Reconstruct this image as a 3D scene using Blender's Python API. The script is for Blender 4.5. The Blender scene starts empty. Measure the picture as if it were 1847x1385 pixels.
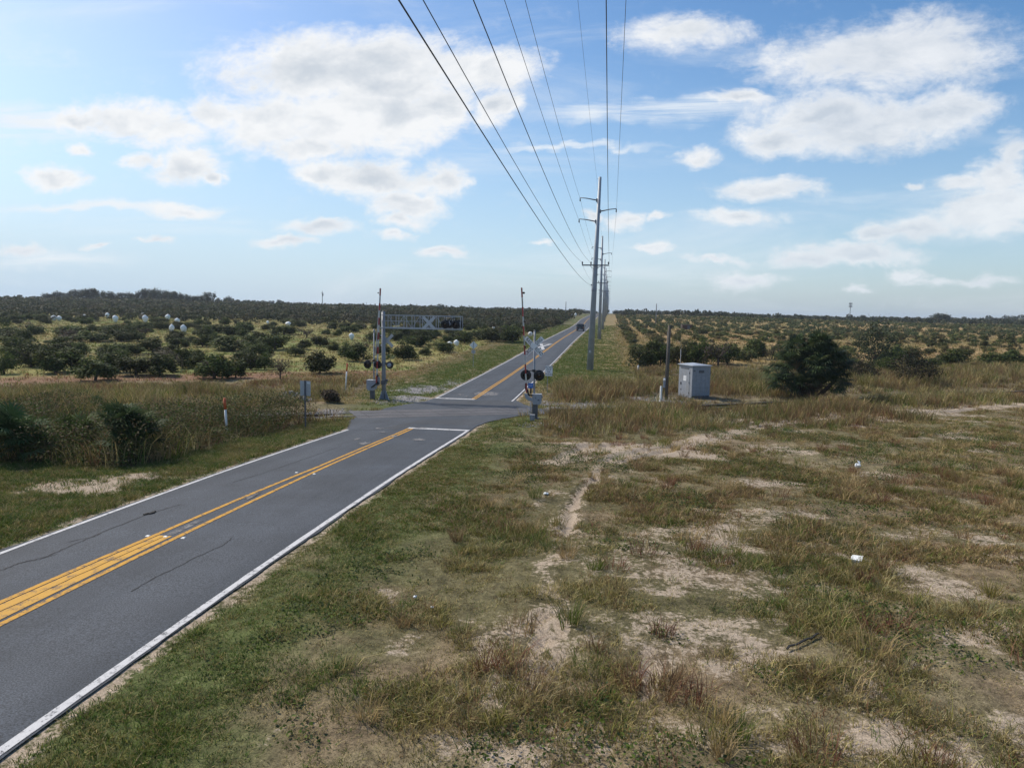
import bpy, math, random
import numpy as np
R_ = math.radians
rnd = random.Random(7)
rng = np.random.default_rng(11)
sc = bpy.context.scene
COL = sc.collection

# ------------------------------------------------------------------ camera
CAMZ = 7.0
cam_d = bpy.data.cameras.new('camera')
cam_o = bpy.data.objects.new('camera', cam_d); COL.objects.link(cam_o)
cam_d.sensor_width = 36.0; FPX = 1248.0; cam_d.lens = 36.0*FPX/1847.0
cam_d.clip_start = 0.2; cam_d.clip_end = 9000
YAW, PITCH, ROLL = R_(8.0), R_(6.05), R_(1.05)
cF = np.array([-math.sin(YAW)*math.cos(PITCH), math.cos(YAW)*math.cos(PITCH), -math.sin(PITCH)])
_r = np.array([math.cos(YAW), math.sin(YAW), 0.0]); _u = np.cross(_r, cF)
cR = _r*math.cos(ROLL)+_u*math.sin(ROLL); cU = _u*math.cos(ROLL)-_r*math.sin(ROLL)
from mathutils import Matrix, Vector
cam_o.matrix_world = Matrix(((cR[0],cU[0],-cF[0],0),(cR[1],cU[1],-cF[1],0),(cR[2],cU[2],-cF[2],CAMZ),(0,0,0,1)))
sc.camera = cam_o
def pray(px, py):
    return cF + cR*((px-923.5)/FPX) - cU*((py-692.5)/FPX)

# ------------------------------------------------------------------ light, sky, exposure
SUN_EL, SUN_AZ = R_(46), R_(-62)          # azimuth measured from +Y, negative = to the left
sdir = Vector((math.sin(SUN_AZ)*math.cos(SUN_EL), math.cos(SUN_AZ)*math.cos(SUN_EL), math.sin(SUN_EL)))
sun_d = bpy.data.lights.new('sun', 'SUN'); sun_d.energy = 4.4; sun_d.angle = R_(.9); sun_d.color = (1.0, .92, .78)
sun_o = bpy.data.objects.new('sun', sun_d); COL.objects.link(sun_o)
sun_o.rotation_euler = sdir.to_track_quat('Z', 'Y').to_euler()
sc.view_settings.view_transform = 'Standard'; sc.view_settings.look = 'None'
sc.view_settings.exposure = 0.1; sc.view_settings.gamma = 1.0
sc.cycles.max_bounces = 5; sc.cycles.diffuse_bounces = 2; sc.cycles.glossy_bounces = 2
sc.cycles.transmission_bounces = 3; sc.cycles.transparent_max_bounces = 6

VEILS = [(1180,203,250,26,.75),(1030,265,170,7,.7),(190,375,260,11,.6),(60,225,130,36,.6),(90,470,170,26,.5)]
CLOUDS = [(385,205,60,40,1),(680,160,170,55,1.1), # centre and radii in degrees-like units, laid out as the day's clouds
 (235,215,125,42,1),(150,215,80,24,1),(300,235,95,44,1),(335,292,90,46,1),(250,285,50,18,1),(375,325,34,16,1),(140,268,30,14,.9),(95,322,72,24,1),
 (480,215,125,75,1.05),(620,215,160,80,1.1),(560,270,95,32,1),(720,210,115,65,1.1),(800,195,75,45,1.05),(895,195,50,38,1),(620,125,280,80,1.15),(860,125,130,55,1.05),
 (690,325,135,46,1.05),(790,322,54,42,1),(590,318,64,30,1),(720,372,95,32,1),(710,402,64,17,.9),
 (555,412,78,17,1),(505,436,58,11,.95),(330,383,72,13,.95),(795,452,54,13,.9),(700,429,48,11,.85),(190,441,34,8,.85),(290,433,36,9,.9),(40,450,74,16,.85),
 (1560,230,165,58,1.05),(1480,205,140,45,1),(1690,210,120,45,1),(1420,248,115,38,1),(1340,182,65,15,.9),(1255,283,58,24,1),(1730,190,105,45,1),(1600,100,270,75,1.05),
 (1390,343,120,26,1),(1330,397,98,21,1),
 (1130,403,58,21,.95),(1195,397,32,11,.9),(1075,388,28,16,.9),(1170,452,40,9,.85),
 (1800,320,66,34,1),(1740,327,60,18,1),(1655,328,28,11,.9),(1840,280,44,44,1),
 (1790,380,125,48,1),(1680,407,95,28,1),(1600,417,74,26,1),(1560,455,155,22,1),(1450,467,64,14,.9),(1290,468,74,11,.9),(1350,502,95,19,.8),(1640,492,54,19,.95),(1690,507,74,14,.8),
 (1540,525,34,9,.75),(1765,507,64,12,.75),(985,434,26,8,.8),
 (1250,60,150,40,.9)]
def build_world():
    w = bpy.data.worlds.new('World'); sc.world = w; w.use_nodes = True
    nt = w.node_tree; nt.nodes.clear(); N = nt.nodes.new; L = nt.links.new
    out = N('ShaderNodeOutputWorld'); bg = N('ShaderNodeBackground'); bg.inputs['Strength'].default_value = 0.11
    L(bg.outputs[0], out.inputs[0])
    sky = N('ShaderNodeTexSky'); sky.sky_type = 'NISHITA'; sky.sun_disc = False
    sky.sun_elevation = SUN_EL; sky.sun_rotation = SUN_AZ; sky.altitude = 20; sky.air_density = 1.0; sky.dust_density = 1.2; sky.ozone_density = 1.6
    geo = N('ShaderNodeTexCoord'); sep = N('ShaderNodeSeparateXYZ'); L(geo.outputs['Generated'], sep.inputs[0])
    def M(op, a, b=None, c=None, clamp=False):
        n = N('ShaderNodeMath'); n.operation = op; n.use_clamp = clamp
        for i, v in enumerate((a, b, c)):
            if v is None: continue
            if isinstance(v, (int, float)): n.inputs[i].default_value = v
            else: L(v, n.inputs[i])
        return n.outputs[0]
    ay = M('MAXIMUM', M('ABSOLUTE', sep.outputs[1]), .06)
    u = M('DIVIDE', sep.outputs[0], ay); v = M('DIVIDE', sep.outputs[2], ay)
    cb = N('ShaderNodeCombineXYZ'); L(u, cb.inputs[0]); L(v, cb.inputs[1])
    # the cloud field is stirred at three scales so no outline stays round
    def warp(src, scale, det, amp, sy, off):
        mp = N('ShaderNodeVectorMath'); mp.operation = 'MULTIPLY_ADD'; L(src, mp.inputs[0]); mp.inputs[1].default_value = (1, sy, 1); mp.inputs[2].default_value = (off, off, off)
        n = N('ShaderNodeTexNoise'); n.inputs['Scale'].default_value = scale; n.inputs['Detail'].default_value = det; n.inputs['Roughness'].default_value = .6; L(mp.outputs[0], n.inputs['Vector'])
        sb = N('ShaderNodeVectorMath'); sb.operation = 'SUBTRACT'; L(n.outputs[1], sb.inputs[0]); sb.inputs[1].default_value = (.5, .5, .5)
        ml = N('ShaderNodeVectorMath'); ml.operation = 'MULTIPLY_ADD'; L(sb.outputs[0], ml.inputs[0]); ml.inputs[1].default_value = (amp, amp*.5, 0); L(src, ml.inputs[2]); return ml.outputs[0]
    wv = warp(warp(cb.outputs[0], 7, 3, .10, 1.6, 2.2), 34, 7, .040, 1.5, 9.1)
    def noise(scale, det, rough, sx, sy, off=0.0, dist=0.0):
        mp = N('ShaderNodeVectorMath'); mp.operation = 'MULTIPLY_ADD'; L(cb.outputs[0], mp.inputs[0])
        mp.inputs[1].default_value = (sx, sy, 1); mp.inputs[2].default_value = (off, off*.7, off)
        n = N('ShaderNodeTexNoise'); n.inputs['Scale'].default_value = scale; n.inputs['Detail'].default_value = det
        n.inputs['Roughness'].default_value = rough; n.inputs['Distortion'].default_value = dist
        L(mp.outputs[0], n.inputs['Vector']); return n.outputs[0]
    n1 = noise(13, 12, .68, 1, 1.7, 3.1, .4); n1s = noise(13, 5, .6, 1, 1.7, 3.1+.25, .4); n2 = noise(48, 6, .65, 1, 1.5, 7.7); n3 = noise(6, 7, .6, 1, 1.9, 1.3, .3)
    acc = None
    for (px, py, rx, ry, wt) in CLOUDS:
        d = pray(px, py); d2 = pray(px+rx, py); d3 = pray(px, py-ry)
        cu, cv = d[0]/d[1], d[2]/d[1]; ru = abs(d2[0]/d2[1]-cu)*1.3; rv = abs(d3[2]/d3[1]-cv)*1.38
        mp = N('ShaderNodeVectorMath'); mp.operation = 'MULTIPLY_ADD'; L(wv, mp.inputs[0])
        mp.inputs[1].default_value = (1/ru, 1/rv, 0); mp.inputs[2].default_value = (-cu/ru, -cv/rv, 0)
        g = N('ShaderNodeTexGradient'); g.gradient_type = 'SPHERICAL'; L(mp.outputs[0], g.inputs[0])
        val = M('MULTIPLY', g.outputs[1], wt)
        acc = val if acc is None else M('SMOOTH_MAX', acc, val, .12)
    dens = M('ADD', acc, M('MULTIPLY', M('SUBTRACT', n1, .5), 1.0))
    dens = M('ADD', dens, M('MULTIPLY', M('SUBTRACT', n2, .5), .42))
    dens = M('SUBTRACT', dens, .20)
    gate = M('MULTIPLY', acc, 5.0, clamp=True)
    def ss(x, a, b):
        m = N('ShaderNodeMapRange'); m.interpolation_type = 'SMOOTHSTEP'; L(x, m.inputs[0])
        m.inputs[1].default_value = a; m.inputs[2].default_value = b; return m.outputs[0]
    mask = M('MULTIPLY', ss(dens, -.08, .52), gate); mask = M('MULTIPLY', mask, M('SUBTRACT', .97, M('MULTIPLY', ss(u, -.1, .5), .14)))
    relief = M('MULTIPLY', M('SUBTRACT', n1s, n1), 1.3)
    core = M('ADD', M('MULTIPLY', ss(dens, .25, .9), ss(n3, .33, .62)), relief); core = M('ADD', core, M('MULTIPLY', ss(u, -.35, .7), .22), clamp=True)
    # thin high streaks
    st = noise(2.2, 7, .62, 1.0, 5.5, 5.5, .6)
    cir = M('MULTIPLY', ss(st, .48, .80), .45)
    vl = None
    for (px, py, rx, ry, wt) in VEILS:
        d = pray(px, py); d2 = pray(px+rx, py); d3 = pray(px, py-ry); cu, cv = d[0]/d[1], d[2]/d[1]; ru = abs(d2[0]/d2[1]-cu)*1.2; rv = abs(d3[2]/d3[1]-cv)*1.3
        mp = N('ShaderNodeVectorMath'); mp.operation = 'MULTIPLY_ADD'; L(wv, mp.inputs[0]); mp.inputs[1].default_value = (1/ru, 1/rv, 0); mp.inputs[2].default_value = (-cu/ru, -cv/rv, 0)
        g = N('ShaderNodeTexGradient'); g.gradient_type = 'SPHERICAL'; L(mp.outputs[0], g.inputs[0]); val = M('MULTIPLY', g.outputs[1], wt); vl = val if vl is None else M('MAXIMUM', vl, val)
    vn = noise(4.5, 8, .65, .7, 9.0, 8.5, .5)
    cir = M('MAXIMUM', cir, M('MULTIPLY', ss(vl, 0, .55), ss(vn, .30, .62)))
    # paler air near the horizon and towards the sun side
    hz = M('SUBTRACT', 1.0, ss(v, -.02, .42))
    hz = M('MULTIPLY', hz, M('ADD', .50, M('MULTIPLY', ss(u, .55, -1.0), .42)))
    def mix(f, a, b):
        m = N('ShaderNodeMix'); m.data_type = 'RGBA'
        if isinstance(f, float): m.inputs[0].default_value = f
        else: L(f, m.inputs[0])
        for i, c in ((6, a), (7, b)):
            if isinstance(c, tuple): m.inputs[i].default_value = c+(1,)
            else: L(c, m.inputs[i])
        return m.outputs[2]
    hs = N('ShaderNodeHueSaturation'); hs.inputs['Saturation'].default_value = 1.30; hs.inputs['Value'].default_value = 1.22
    L(sky.outputs[0], hs.inputs['Color'])
    K = 1/0.11
    c0 = mix(hz, hs.outputs[0], (.45*K, .63*K, .82*K))
    c1 = mix(cir, c0, (.80*K, .85*K, .90*K))
    cl = mix(core, (.88*K, .89*K, .90*K), (.58*K, .63*K, .69*K))
    far = M('SUBTRACT', 1.0, ss(v, .02, .2)); 
    cl2 = mix(M('MULTIPLY', far, .40), cl, (.60*K, .69*K, .80*K))
    c2 = mix(mask, c1, cl2)
    L(c2, bg.inputs['Color'])
    w.cycles.sampling_method = 'MANUAL'; w.cycles.sample_map_resolution = 512
build_world()

# ------------------------------------------------------------------ ground shape
PYs=[-60,0,5,9,13,18,23,28,34,37,41,45,53,60,71,80,93,115,135,156,172,200,231,276,310,380,450,600,800,1500,3000,9000]
PZs=[-5.5,-5.52,-5.55,-5.58,-5.62,-5.73,-5.87,-6.07,-6.34,-6.45,-6.55,-6.7,-6.98,-6.92,-6.88,-6.8,-6.7,-6.4,-6.08,-5.88,-5.8,-5.58,-5.42,-4.7,-3.5,-2.6,-2.0,-1.5,-2.0,-3,-5,-9]
_gy = np.arange(-120, 9000, 1.0); _gz = np.interp(_gy, PYs, PZs)
_k = np.exp(-np.linspace(-2, 2, 9)**2/1.2); _k /= _k.sum()
_gz = np.convolve(np.pad(_gz, 4, mode='edge'), _k, mode='valid') + CAMZ
def P(y): return np.interp(y, _gy, _gz)
XC, HW = -10.375, 3.03                     # road centre line and half width (edge line to edge line)
RC = np.array([-10.4, 43.3]); RU = np.array([.865, .502]); RN = np.array([-.502, .865])
def rail_sn(x, y):
    dx, dy = x-RC[0], y-RC[1]
    return dx*RU[0]+dy*RU[1], dx*RN[0]+dy*RN[1]
def _hash(ix, iy, seed):
    h = (ix.astype(np.int64)*374761393 + iy.astype(np.int64)*668265263 + seed*974634777) & 0x7fffffff
    h = ((h ^ (h >> 13))*1274126177) & 0x7fffffff
    return ((h ^ (h >> 16)) & 0xffff)/65535.0
def vnoise(x, y, seed=0):
    x = np.asarray(x, float); y = np.asarray(y, float)
    ix = np.floor(x); iy = np.floor(y); fx = x-ix; fy = y-iy
    fx = fx*fx*(3-2*fx); fy = fy*fy*(3-2*fy)
    a = _hash(ix, iy, seed); b = _hash(ix+1, iy, seed); c = _hash(ix, iy+1, seed); d = _hash(ix+1, iy+1, seed)
    return (a*(1-fx)+b*fx)*(1-fy)+(c*(1-fx)+d*fx)*fy
def fbm(x, y, scale, oct=4, seed=0):
    s = 0; a = .5; t = 0; f = 1/scale
    for i in range(oct):
        s = s + a*vnoise(np.asarray(x)*f+17.3*i, np.asarray(y)*f-9.1*i, seed+i); t += a; a *= .55; f *= 2.03
    return s/t
def sstep(a, b, x):
    t = np.clip((np.asarray(x, float)-a)/(b-a), 0, 1); return t*t*(3-2*t)
def gz(x, y):
    x = np.asarray(x, float); y = np.asarray(y, float)
    z = P(y)
    dr = np.abs(x-XC)-3.35
    s, n = rail_sn(x, y)
    free = sstep(.15, 1.6, dr)*sstep(4.5, 8, np.abs(n)+4.0*(np.abs(x-XC) > 9))
    z = z + free*((fbm(x, y, 2.6, 4, 3)-.5)*.28 + (fbm(x, y, 9, 3, 8)-.5)*.30)
    far = sstep(70, 220, y)
    z = z + far*sstep(4, 25, dr)*(fbm(x, y, 60, 3, 5)-.5)*2.0
    out = sstep(6.1, 7.2, np.abs(x-XC-.3*(n)))
    z = z - .26*out*(1-sstep(1.5, 2.4, np.abs(n)))
    z = z + 3.2*np.exp(-((x+330)/190)**2-((y-470)/120)**2)
    z = z - 1.6*sstep(40, 200, x)*sstep(230, 420, y)
    z = z + 5.0*np.exp(-((x-470)/70)**2-((y-900)/80)**2)
    z = z+rut_depth(x, y)
    # ground under the road bed lies just below the asphalt
    z = np.where(dr < .12, P(y)-.03, z-.0)
    inx = (np.abs(n) < 9) & (np.abs(x-XC) < 6.2)
    z = np.where(inx, np.minimum(z, P(y)-.03), z)
    return z
def gz1(x, y): return float(gz(np.array([x]), np.array([y]))[0])
_ts = np.concatenate([np.linspace(4, 120, 6000), np.linspace(120, 1500, 14000)])
def at(px, py):
    d = pray(px, py); zz = CAMZ + d[2]*_ts; i = int(np.argmax(zz < P(d[1]*_ts)))
    t = _ts[i]; return float(d[0]*t), float(d[1]*t)
RUTS = []
def rut_depth(x, y):
    d = np.zeros_like(x)
    near = (np.abs(x-8) < 34) & (y > 8) & (y < 66)
    if not RUTS or not near.any(): return d
    px, py = x[near]+(fbm(x[near], y[near], .7, 3, 61)-.5)*.35, y[near]; m = np.full(len(px), 9.0)
    for (ax, ay, bx, by, w) in RUTS:
        dx, dy = bx-ax, by-ay; t = np.clip(((px-ax)*dx+(py-ay)*dy)/(dx*dx+dy*dy+1e-9), 0, 1); m = np.minimum(m, np.hypot(px-ax-t*dx, py-ay-t*dy)/w)
    d[near] = np.where(m < 1, -.11*(1-m*m), .045*np.clip(1-(m-1.5)**2*2, 0, 1)); return d
def ppm(x, y): return FPX/(x*cF[0]+y*cF[1]+(P(y)-CAMZ)*cF[2])

for _line, _w in (([(1003,830),(1060,806),(1135,800)], .32), ([(1088,836),(1160,815),(1232,803)], .32), ([(1112,840),(1180,821),(1248,806)], .3), ([(1040,812),(1100,806),(1180,799)], .28), ([(1085,852),(1050,885),(1030,920),(1020,965)], .17),
                  ([(1167,1260),(1163,1210),(1160,1170)], .09), ([(997,1215),(1002,1160),(1003,1110)], .09), ([(960,1200),(975,1150),(980,1110)], .09), ([(1370,770),(1500,759),(1620,750),(1760,738)], .3), ([(1390,764),(1500,753),(1620,744),(1760,733)], .2)):
    _q = [at(*p) for p in _line]; RUTS += [(a[0], a[1], b[0], b[1], _w) for a, b in zip(_q[:-1], _q[1:])]
# ------------------------------------------------------------------ helpers
def tag(o, label=None, cat=None, group=None, kind=None):
    if label: o['label'] = label
    if cat: o['category'] = cat
    if group: o['group'] = group
    if kind: o['kind'] = kind
    return o
def empty(name, loc, label, cat, group=None, rz=0.0):
    o = bpy.data.objects.new(name, None); COL.objects.link(o); o.location = loc; o.rotation_euler = (0, 0, rz)
    o.empty_display_size = .2
    return tag(o, label, cat, group)
def np_mesh(name, V, F, mat, col=None, smooth=False):
    V = np.asarray(V, np.float32); F = np.asarray(F, np.int32); k = F.shape[1]
    me = bpy.data.meshes.new(name); me.vertices.add(len(V)); me.vertices.foreach_set('co', V.ravel())
    me.loops.add(F.size); me.loops.foreach_set('vertex_index', F.ravel())
    me.polygons.add(len(F)); me.polygons.foreach_set('loop_start', np.arange(len(F), dtype=np.int32)*k)
    if smooth: me.polygons.foreach_set('use_smooth', np.ones(len(F), bool))
    me.update(calc_edges=True)
    if col is not None:
        a = me.attributes.new('tint', 'FLOAT_COLOR', 'POINT')
        c = np.ones((len(V), 4), np.float32); c[:, :col.shape[1]] = col; a.data.foreach_set('color', c.ravel())
    if mat: me.materials.append(mat)
    return me
def link(name, me, parent=None):
    o = bpy.data.objects.new(name, me); COL.objects.link(o)
    if parent is not None: o.parent = parent
    return o
class MB:
    def __init__(s): s.v = []; s.f = []; s.sm = []
    def add(s, vs, fs, smooth=False):
        b = len(s.v); s.v += [tuple(map(float, q)) for q in vs]; s.f += [tuple(i+b for i in f) for f in fs]
        s.sm += ([smooth]*len(fs) if isinstance(smooth, bool) else smooth); return s
    def box(s, c, size, rot=None):
        hx, hy, hz = [q/2 for q in size]
        vs = [Vector((x, y, z)) for z in (-hz, hz) for y in (-hy, hy) for x in (-hx, hx)]
        if rot is not None:
            m = rot if isinstance(rot, Matrix) else Matrix.Rotation(rot, 3, 'Z'); vs = [m @ q for q in vs]
        c = Vector(c); vs = [q+c for q in vs]
        return s.add(vs, [(0,2,3,1),(4,5,7,6),(0,1,5,4),(2,6,7,3),(0,4,6,2),(1,3,7,5)])
    def frame(s, d):
        d = Vector(d).normalized(); a = Vector((0, 0, 1)) if abs(d.z) < .95 else Vector((1, 0, 0))
        x = a.cross(d).normalized(); return d, x, d.cross(x)
    def cyl(s, p0, p1, r0, r1=None, n=14, caps=True):
        r1 = r0 if r1 is None else r1; p0 = Vector(p0); p1 = Vector(p1); d, x, y = s.frame(p1-p0)
        vs = []
        for p, r in ((p0, r0), (p1, r1)):
            vs += [p + x*(r*math.cos(2*math.pi*i/n)) + y*(r*math.sin(2*math.pi*i/n)) for i in range(n)]
        fs = [(i, (i+1) % n, n+(i+1) % n, n+i) for i in range(n)]; sm = [True]*n
        if caps: fs += [tuple(range(n-1, -1, -1)), tuple(range(n, 2*n))]; sm += [False, False]
        return s.add(vs, fs, sm)
    def bar(s, p0, p1, w, h):
        p0 = Vector(p0); p1 = Vector(p1); d, x, y = s.frame(p1-p0)
        vs = [p + x*(a*w/2)+y*(b*h/2) for p in (p0, p1) for a, b in ((-1,-1),(1,-1),(1,1),(-1,1))]
        return s.add(vs, [(3,2,1,0),(4,5,6,7),(0,1,5,4),(1,2,6,5),(2,3,7,6),(3,0,4,7)])
    def tube(s, pts, r, n=8):
        pts = [Vector(p) for p in pts]; vs = []; m = len(pts)
        for i, p in enumerate(pts):
            d = (pts[min(i+1, m-1)]-pts[max(i-1, 0)]); d, x, y = s.frame(d); rr = r[i] if isinstance(r, (list, tuple)) else r
            vs += [p + x*(rr*math.cos(2*math.pi*k/n)) + y*(rr*math.sin(2*math.pi*k/n)) for k in range(n)]
        fs = [(i*n+k, i*n+(k+1) % n, (i+1)*n+(k+1) % n, (i+1)*n+k) for i in range(m-1) for k in range(n)]; sm = [True]*len(fs)
        fs += [tuple(range(n-1, -1, -1)), tuple(range((m-1)*n, m*n))]; sm += [False]*2
        return s.add(vs, fs, sm)
    def lathe(s, c, axis, prof, n=20):     # prof: (distance along axis, radius)
        c = Vector(c); d, x, y = s.frame(axis); vs = []; m = len(prof)
        for h, r in prof:
            vs += [c + d*h + x*(r*math.cos(2*math.pi*k/n)) + y*(r*math.sin(2*math.pi*k/n)) for k in range(n)]
        fs = [(i*n+k, i*n+(k+1) % n, (i+1)*n+(k+1) % n, (i+1)*n+k) for i in range(m-1) for k in range(n)]; sm = [True]*len(fs)
        fs += [tuple(range(n-1, -1, -1)), tuple(range((m-1)*n, m*n))]; sm += [False]*2
        return s.add(vs, fs, sm)
    def prism(s, poly, ext):               # planar polygon (3d points) extruded by ext
        n = len(poly); e = Vector(ext); a = [Vector(p) for p in poly]; b = [p+e for p in a]
        return s.add(a+b, [tuple(range(n-1, -1, -1)), tuple(range(n, 2*n))]+[(i, (i+1) % n, n+(i+1) % n, n+i) for i in range(n)])
    def build(s, name, mat, parent=None, label=None):
        me = bpy.data.meshes.new(name); me.from_pydata(s.v, [], s.f); me.materials.append(mat)
        me.polygons.foreach_set('use_smooth', s.sm); me.update()
        o = link(name, me, parent)
        if label: o['label'] = label
        return o
def copy_tree(o, parent=None):
    c = o.copy(); COL.objects.link(c)
    if parent is not None: c.parent = parent
    for ch in list(o.children): copy_tree(ch, c)
    return c
def text_mesh(name, body, size, mat, parent, M, extrude=.004, align='CENTER', space=1.0):
    cu = bpy.data.curves.new(name, 'FONT'); cu.body = body; cu.size = size; cu.extrude = extrude
    cu.align_x = align; cu.align_y = 'CENTER'; cu.space_character = space; cu.resolution_u = 3; cu.offset = size*.012
    t = bpy.data.objects.new(name, cu); COL.objects.link(t)
    me = bpy.data.meshes.new_from_object(t.evaluated_get(bpy.context.evaluated_depsgraph_get()))
    bpy.data.objects.remove(t); bpy.data.curves.remove(cu)
    me.transform(M); me.materials.clear(); me.materials.append(mat); me.name = name
    return link(name, me, parent)

# ------------------------------------------------------------------ materials
def new_mat(name):
    m = bpy.data.materials.new(name); m.use_nodes = True; nt = m.node_tree
    return m, nt, nt.nodes['Principled BSDF']
def ramp_mix(nt, fac, a, b):
    m = nt.nodes.new('ShaderNodeMix'); m.data_type = 'RGBA'
    if fac is not None: nt.links.new(fac, m.inputs[0])
    for i, c in ((6, a), (7, b)):
        if isinstance(c, tuple): m.inputs[i].default_value = c+(1,)
        else: nt.links.new(c, m.inputs[i])
    return m
def nz(nt, scale, det=4, rough=.55, coord='Object', stretch=None):
    t = nt.nodes.new('ShaderNodeTexCoord'); n = nt.nodes.new('ShaderNodeTexNoise')
    n.inputs['Scale'].default_value = scale; n.inputs['Detail'].default_value = det; n.inputs['Roughness'].default_value = rough
    if stretch:
        mp = nt.nodes.new('ShaderNodeMapping'); mp.inputs['Scale'].default_value = stretch
        nt.links.new(t.outputs[coord], mp.inputs[0]); nt.links.new(mp.outputs[0], n.inputs[0])
    else: nt.links.new(t.outputs[coord], n.inputs[0])
    return n.outputs[0]
def mrange(nt, v, a, b, c=0.0, d=1.0):
    m = nt.nodes.new('ShaderNodeMapRange'); nt.links.new(v, m.inputs[0])
    for i, q in enumerate((a, b, c, d)): m.inputs[i+1].default_value = q
    return m.outputs[0]
def simple(name, col, rough=.6, metal=0.0, var=.18, scale=6.0, spec=.4, grime=None):
    m, nt, b = new_mat(name)
    f = mrange(nt, nz(nt, scale, 5, .6), .3, .7)
    lo = tuple(c*(1-var) for c in col); hi = tuple(min(1, c*(1+var)) for c in col)
    mx = ramp_mix(nt, f, lo, hi); o = mx.outputs[2]
    if grime:
        g = mrange(nt, nz(nt, scale*.45, 6, .7, stretch=(1, 1, .35)), .5, .75)
        o = ramp_mix(nt, g, o, grime).outputs[2]
    nt.links.new(o, b.inputs['Base Color'])
    b.inputs['Roughness'].default_value = rough; b.inputs['Metallic'].default_value = metal; b.inputs['Specular IOR Level'].default_value = spec
    return m
def foliage(name, rough=.55, trans=.25, spec=.3, var=.25):
    m, nt, b = new_mat(name); N = nt.nodes.new; L = nt.links.new
    at_ = N('ShaderNodeAttribute'); at_.attribute_name = 'tint'
    oi = N('ShaderNodeObjectInfo')
    hsv = N('ShaderNodeHueSaturation'); L(at_.outputs[0], hsv.inputs['Color'])
    L(mrange(nt, oi.outputs['Random'], 0, 1, 1-var, 1+var), hsv.inputs['Value'])
    L(mrange(nt, oi.outputs['Random'], 0, 1, .485, .51), hsv.inputs['Hue'])
    L(hsv.outputs[0], b.inputs['Base Color'])
    b.inputs['Roughness'].default_value = rough; b.inputs['Specular IOR Level'].default_value = spec
    tr = N('ShaderNodeBsdfTranslucent'); L(hsv.outputs[0], tr.inputs[0])
    mx = N('ShaderNodeMixShader'); mx.inputs[0].default_value = trans
    L(b.outputs[0], mx.inputs[1]); L(tr.outputs[0], mx.inputs[2]); L(mx.outputs[0], nt.nodes['Material Output'].inputs[0])
    return m
M = {}
M['galv'] = simple('galvanised_metal', (.25, .27, .305), .55, .15, .15, 5, .4, (.24, .24, .24))
M['alu'] = simple('dull_aluminium', (.42, .44, .47), .45, .5, .1, 9)
M['greypaint'] = simple('grey_paint', (.30, .32, .36), .55, 0, .12, 4, .4, (.22, .21, .20))
M['darkgrey'] = simple('dark_grey_steel', (.10, .105, .12), .6, .1, .2, 5)
M['black'] = simple('black_paint', (.012, .012, .014), .5, 0, .3, 8)
M['redlens'] = simple('red_lens', (.018, .004, .004), .15, 0, .2, 20, .6)
M['lattice'] = simple('lattice_steel', (.36, .38, .41), .55, .1, .12, 6)
M['armwhite'] = simple('weathered_arm_white', (.56, .55, .52), .6, 0, .2, 5, .3, (.26, .24, .21))
M['red'] = simple('faded_red', (.33, .035, .030), .5, 0, .25, 7, .4, (.18, .06, .05))
M['white'] = simple('white_paint', (.72, .72, .70), .5, 0, .08, 6, .4, (.50, .48, .44))
M['signwhite'] = simple('sign_white', (.74, .75, .76), .4, 0, .05, 8, .4)
M['ink'] = simple('sign_black', (.02, .02, .022), .5)
M['blue'] = simple('sign_blue', (.03, .16, .55), .4, 0, .1)
M['orange'] = simple('orange_cap', (.55, .10, .03), .5, 0, .15)
M['pole'] = simple('pole_steel', (.30, .33, .37), .55, .15, .14, 1.2, .4, (.24, .25, .27))
M['arm'] = simple('pole_arm', (.16, .17, .19), .6, .2)
M['wire'] = simple('wire_cable', (.06, .065, .075), .6, .2)
M['wood'] = simple('weathered_wood', (.11, .095, .08), .8, 0, .3, 9, .2, (.07, .06, .05))
M['woodgrey'] = simple('grey_wood', (.24, .22, .20), .85, 0, .3, 12, .2)
M['rust'] = simple('rusty_rail', (.075, .045, .035), .7, .2, .3, 6)
M['railtop'] = simple('worn_rail', (.20, .18, .17), .35, .6, .3, 6)
M['sleeper'] = simple('sleeper_wood', (.08, .065, .055), .9, 0, .35, 8)
M['stone'] = simple('grey_stone', (.24, .235, .23), .9, 0, .3, 3)
M['bark'] = simple('bark', (.075, .06, .05), .9, 0, .35, 8, .2)
M['cover'] = simple('white_fabric', (.78, .80, .80), .7, 0, .08, 4)
M['carpaint'] = simple('black_car_paint', (.012, .013, .016), .25, 0, .2, 2, .5)
M['glass'] = simple('dark_glass', (.02, .022, .025), .08, 0, .2, 2, .6)
M['rubber'] = simple('rubber', (.015, .015, .015), .8)
M['tail'] = simple('tail_lamp', (.25, .01, .01), .3)
M['leaf'] = foliage('leaf', .7, .25, .12, .38)
M['grass'] = foliage('grass_blade', .6, .3, .15, .0)
M['frond'] = foliage('palm_frond', .65, .22, .08, .12)

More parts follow.
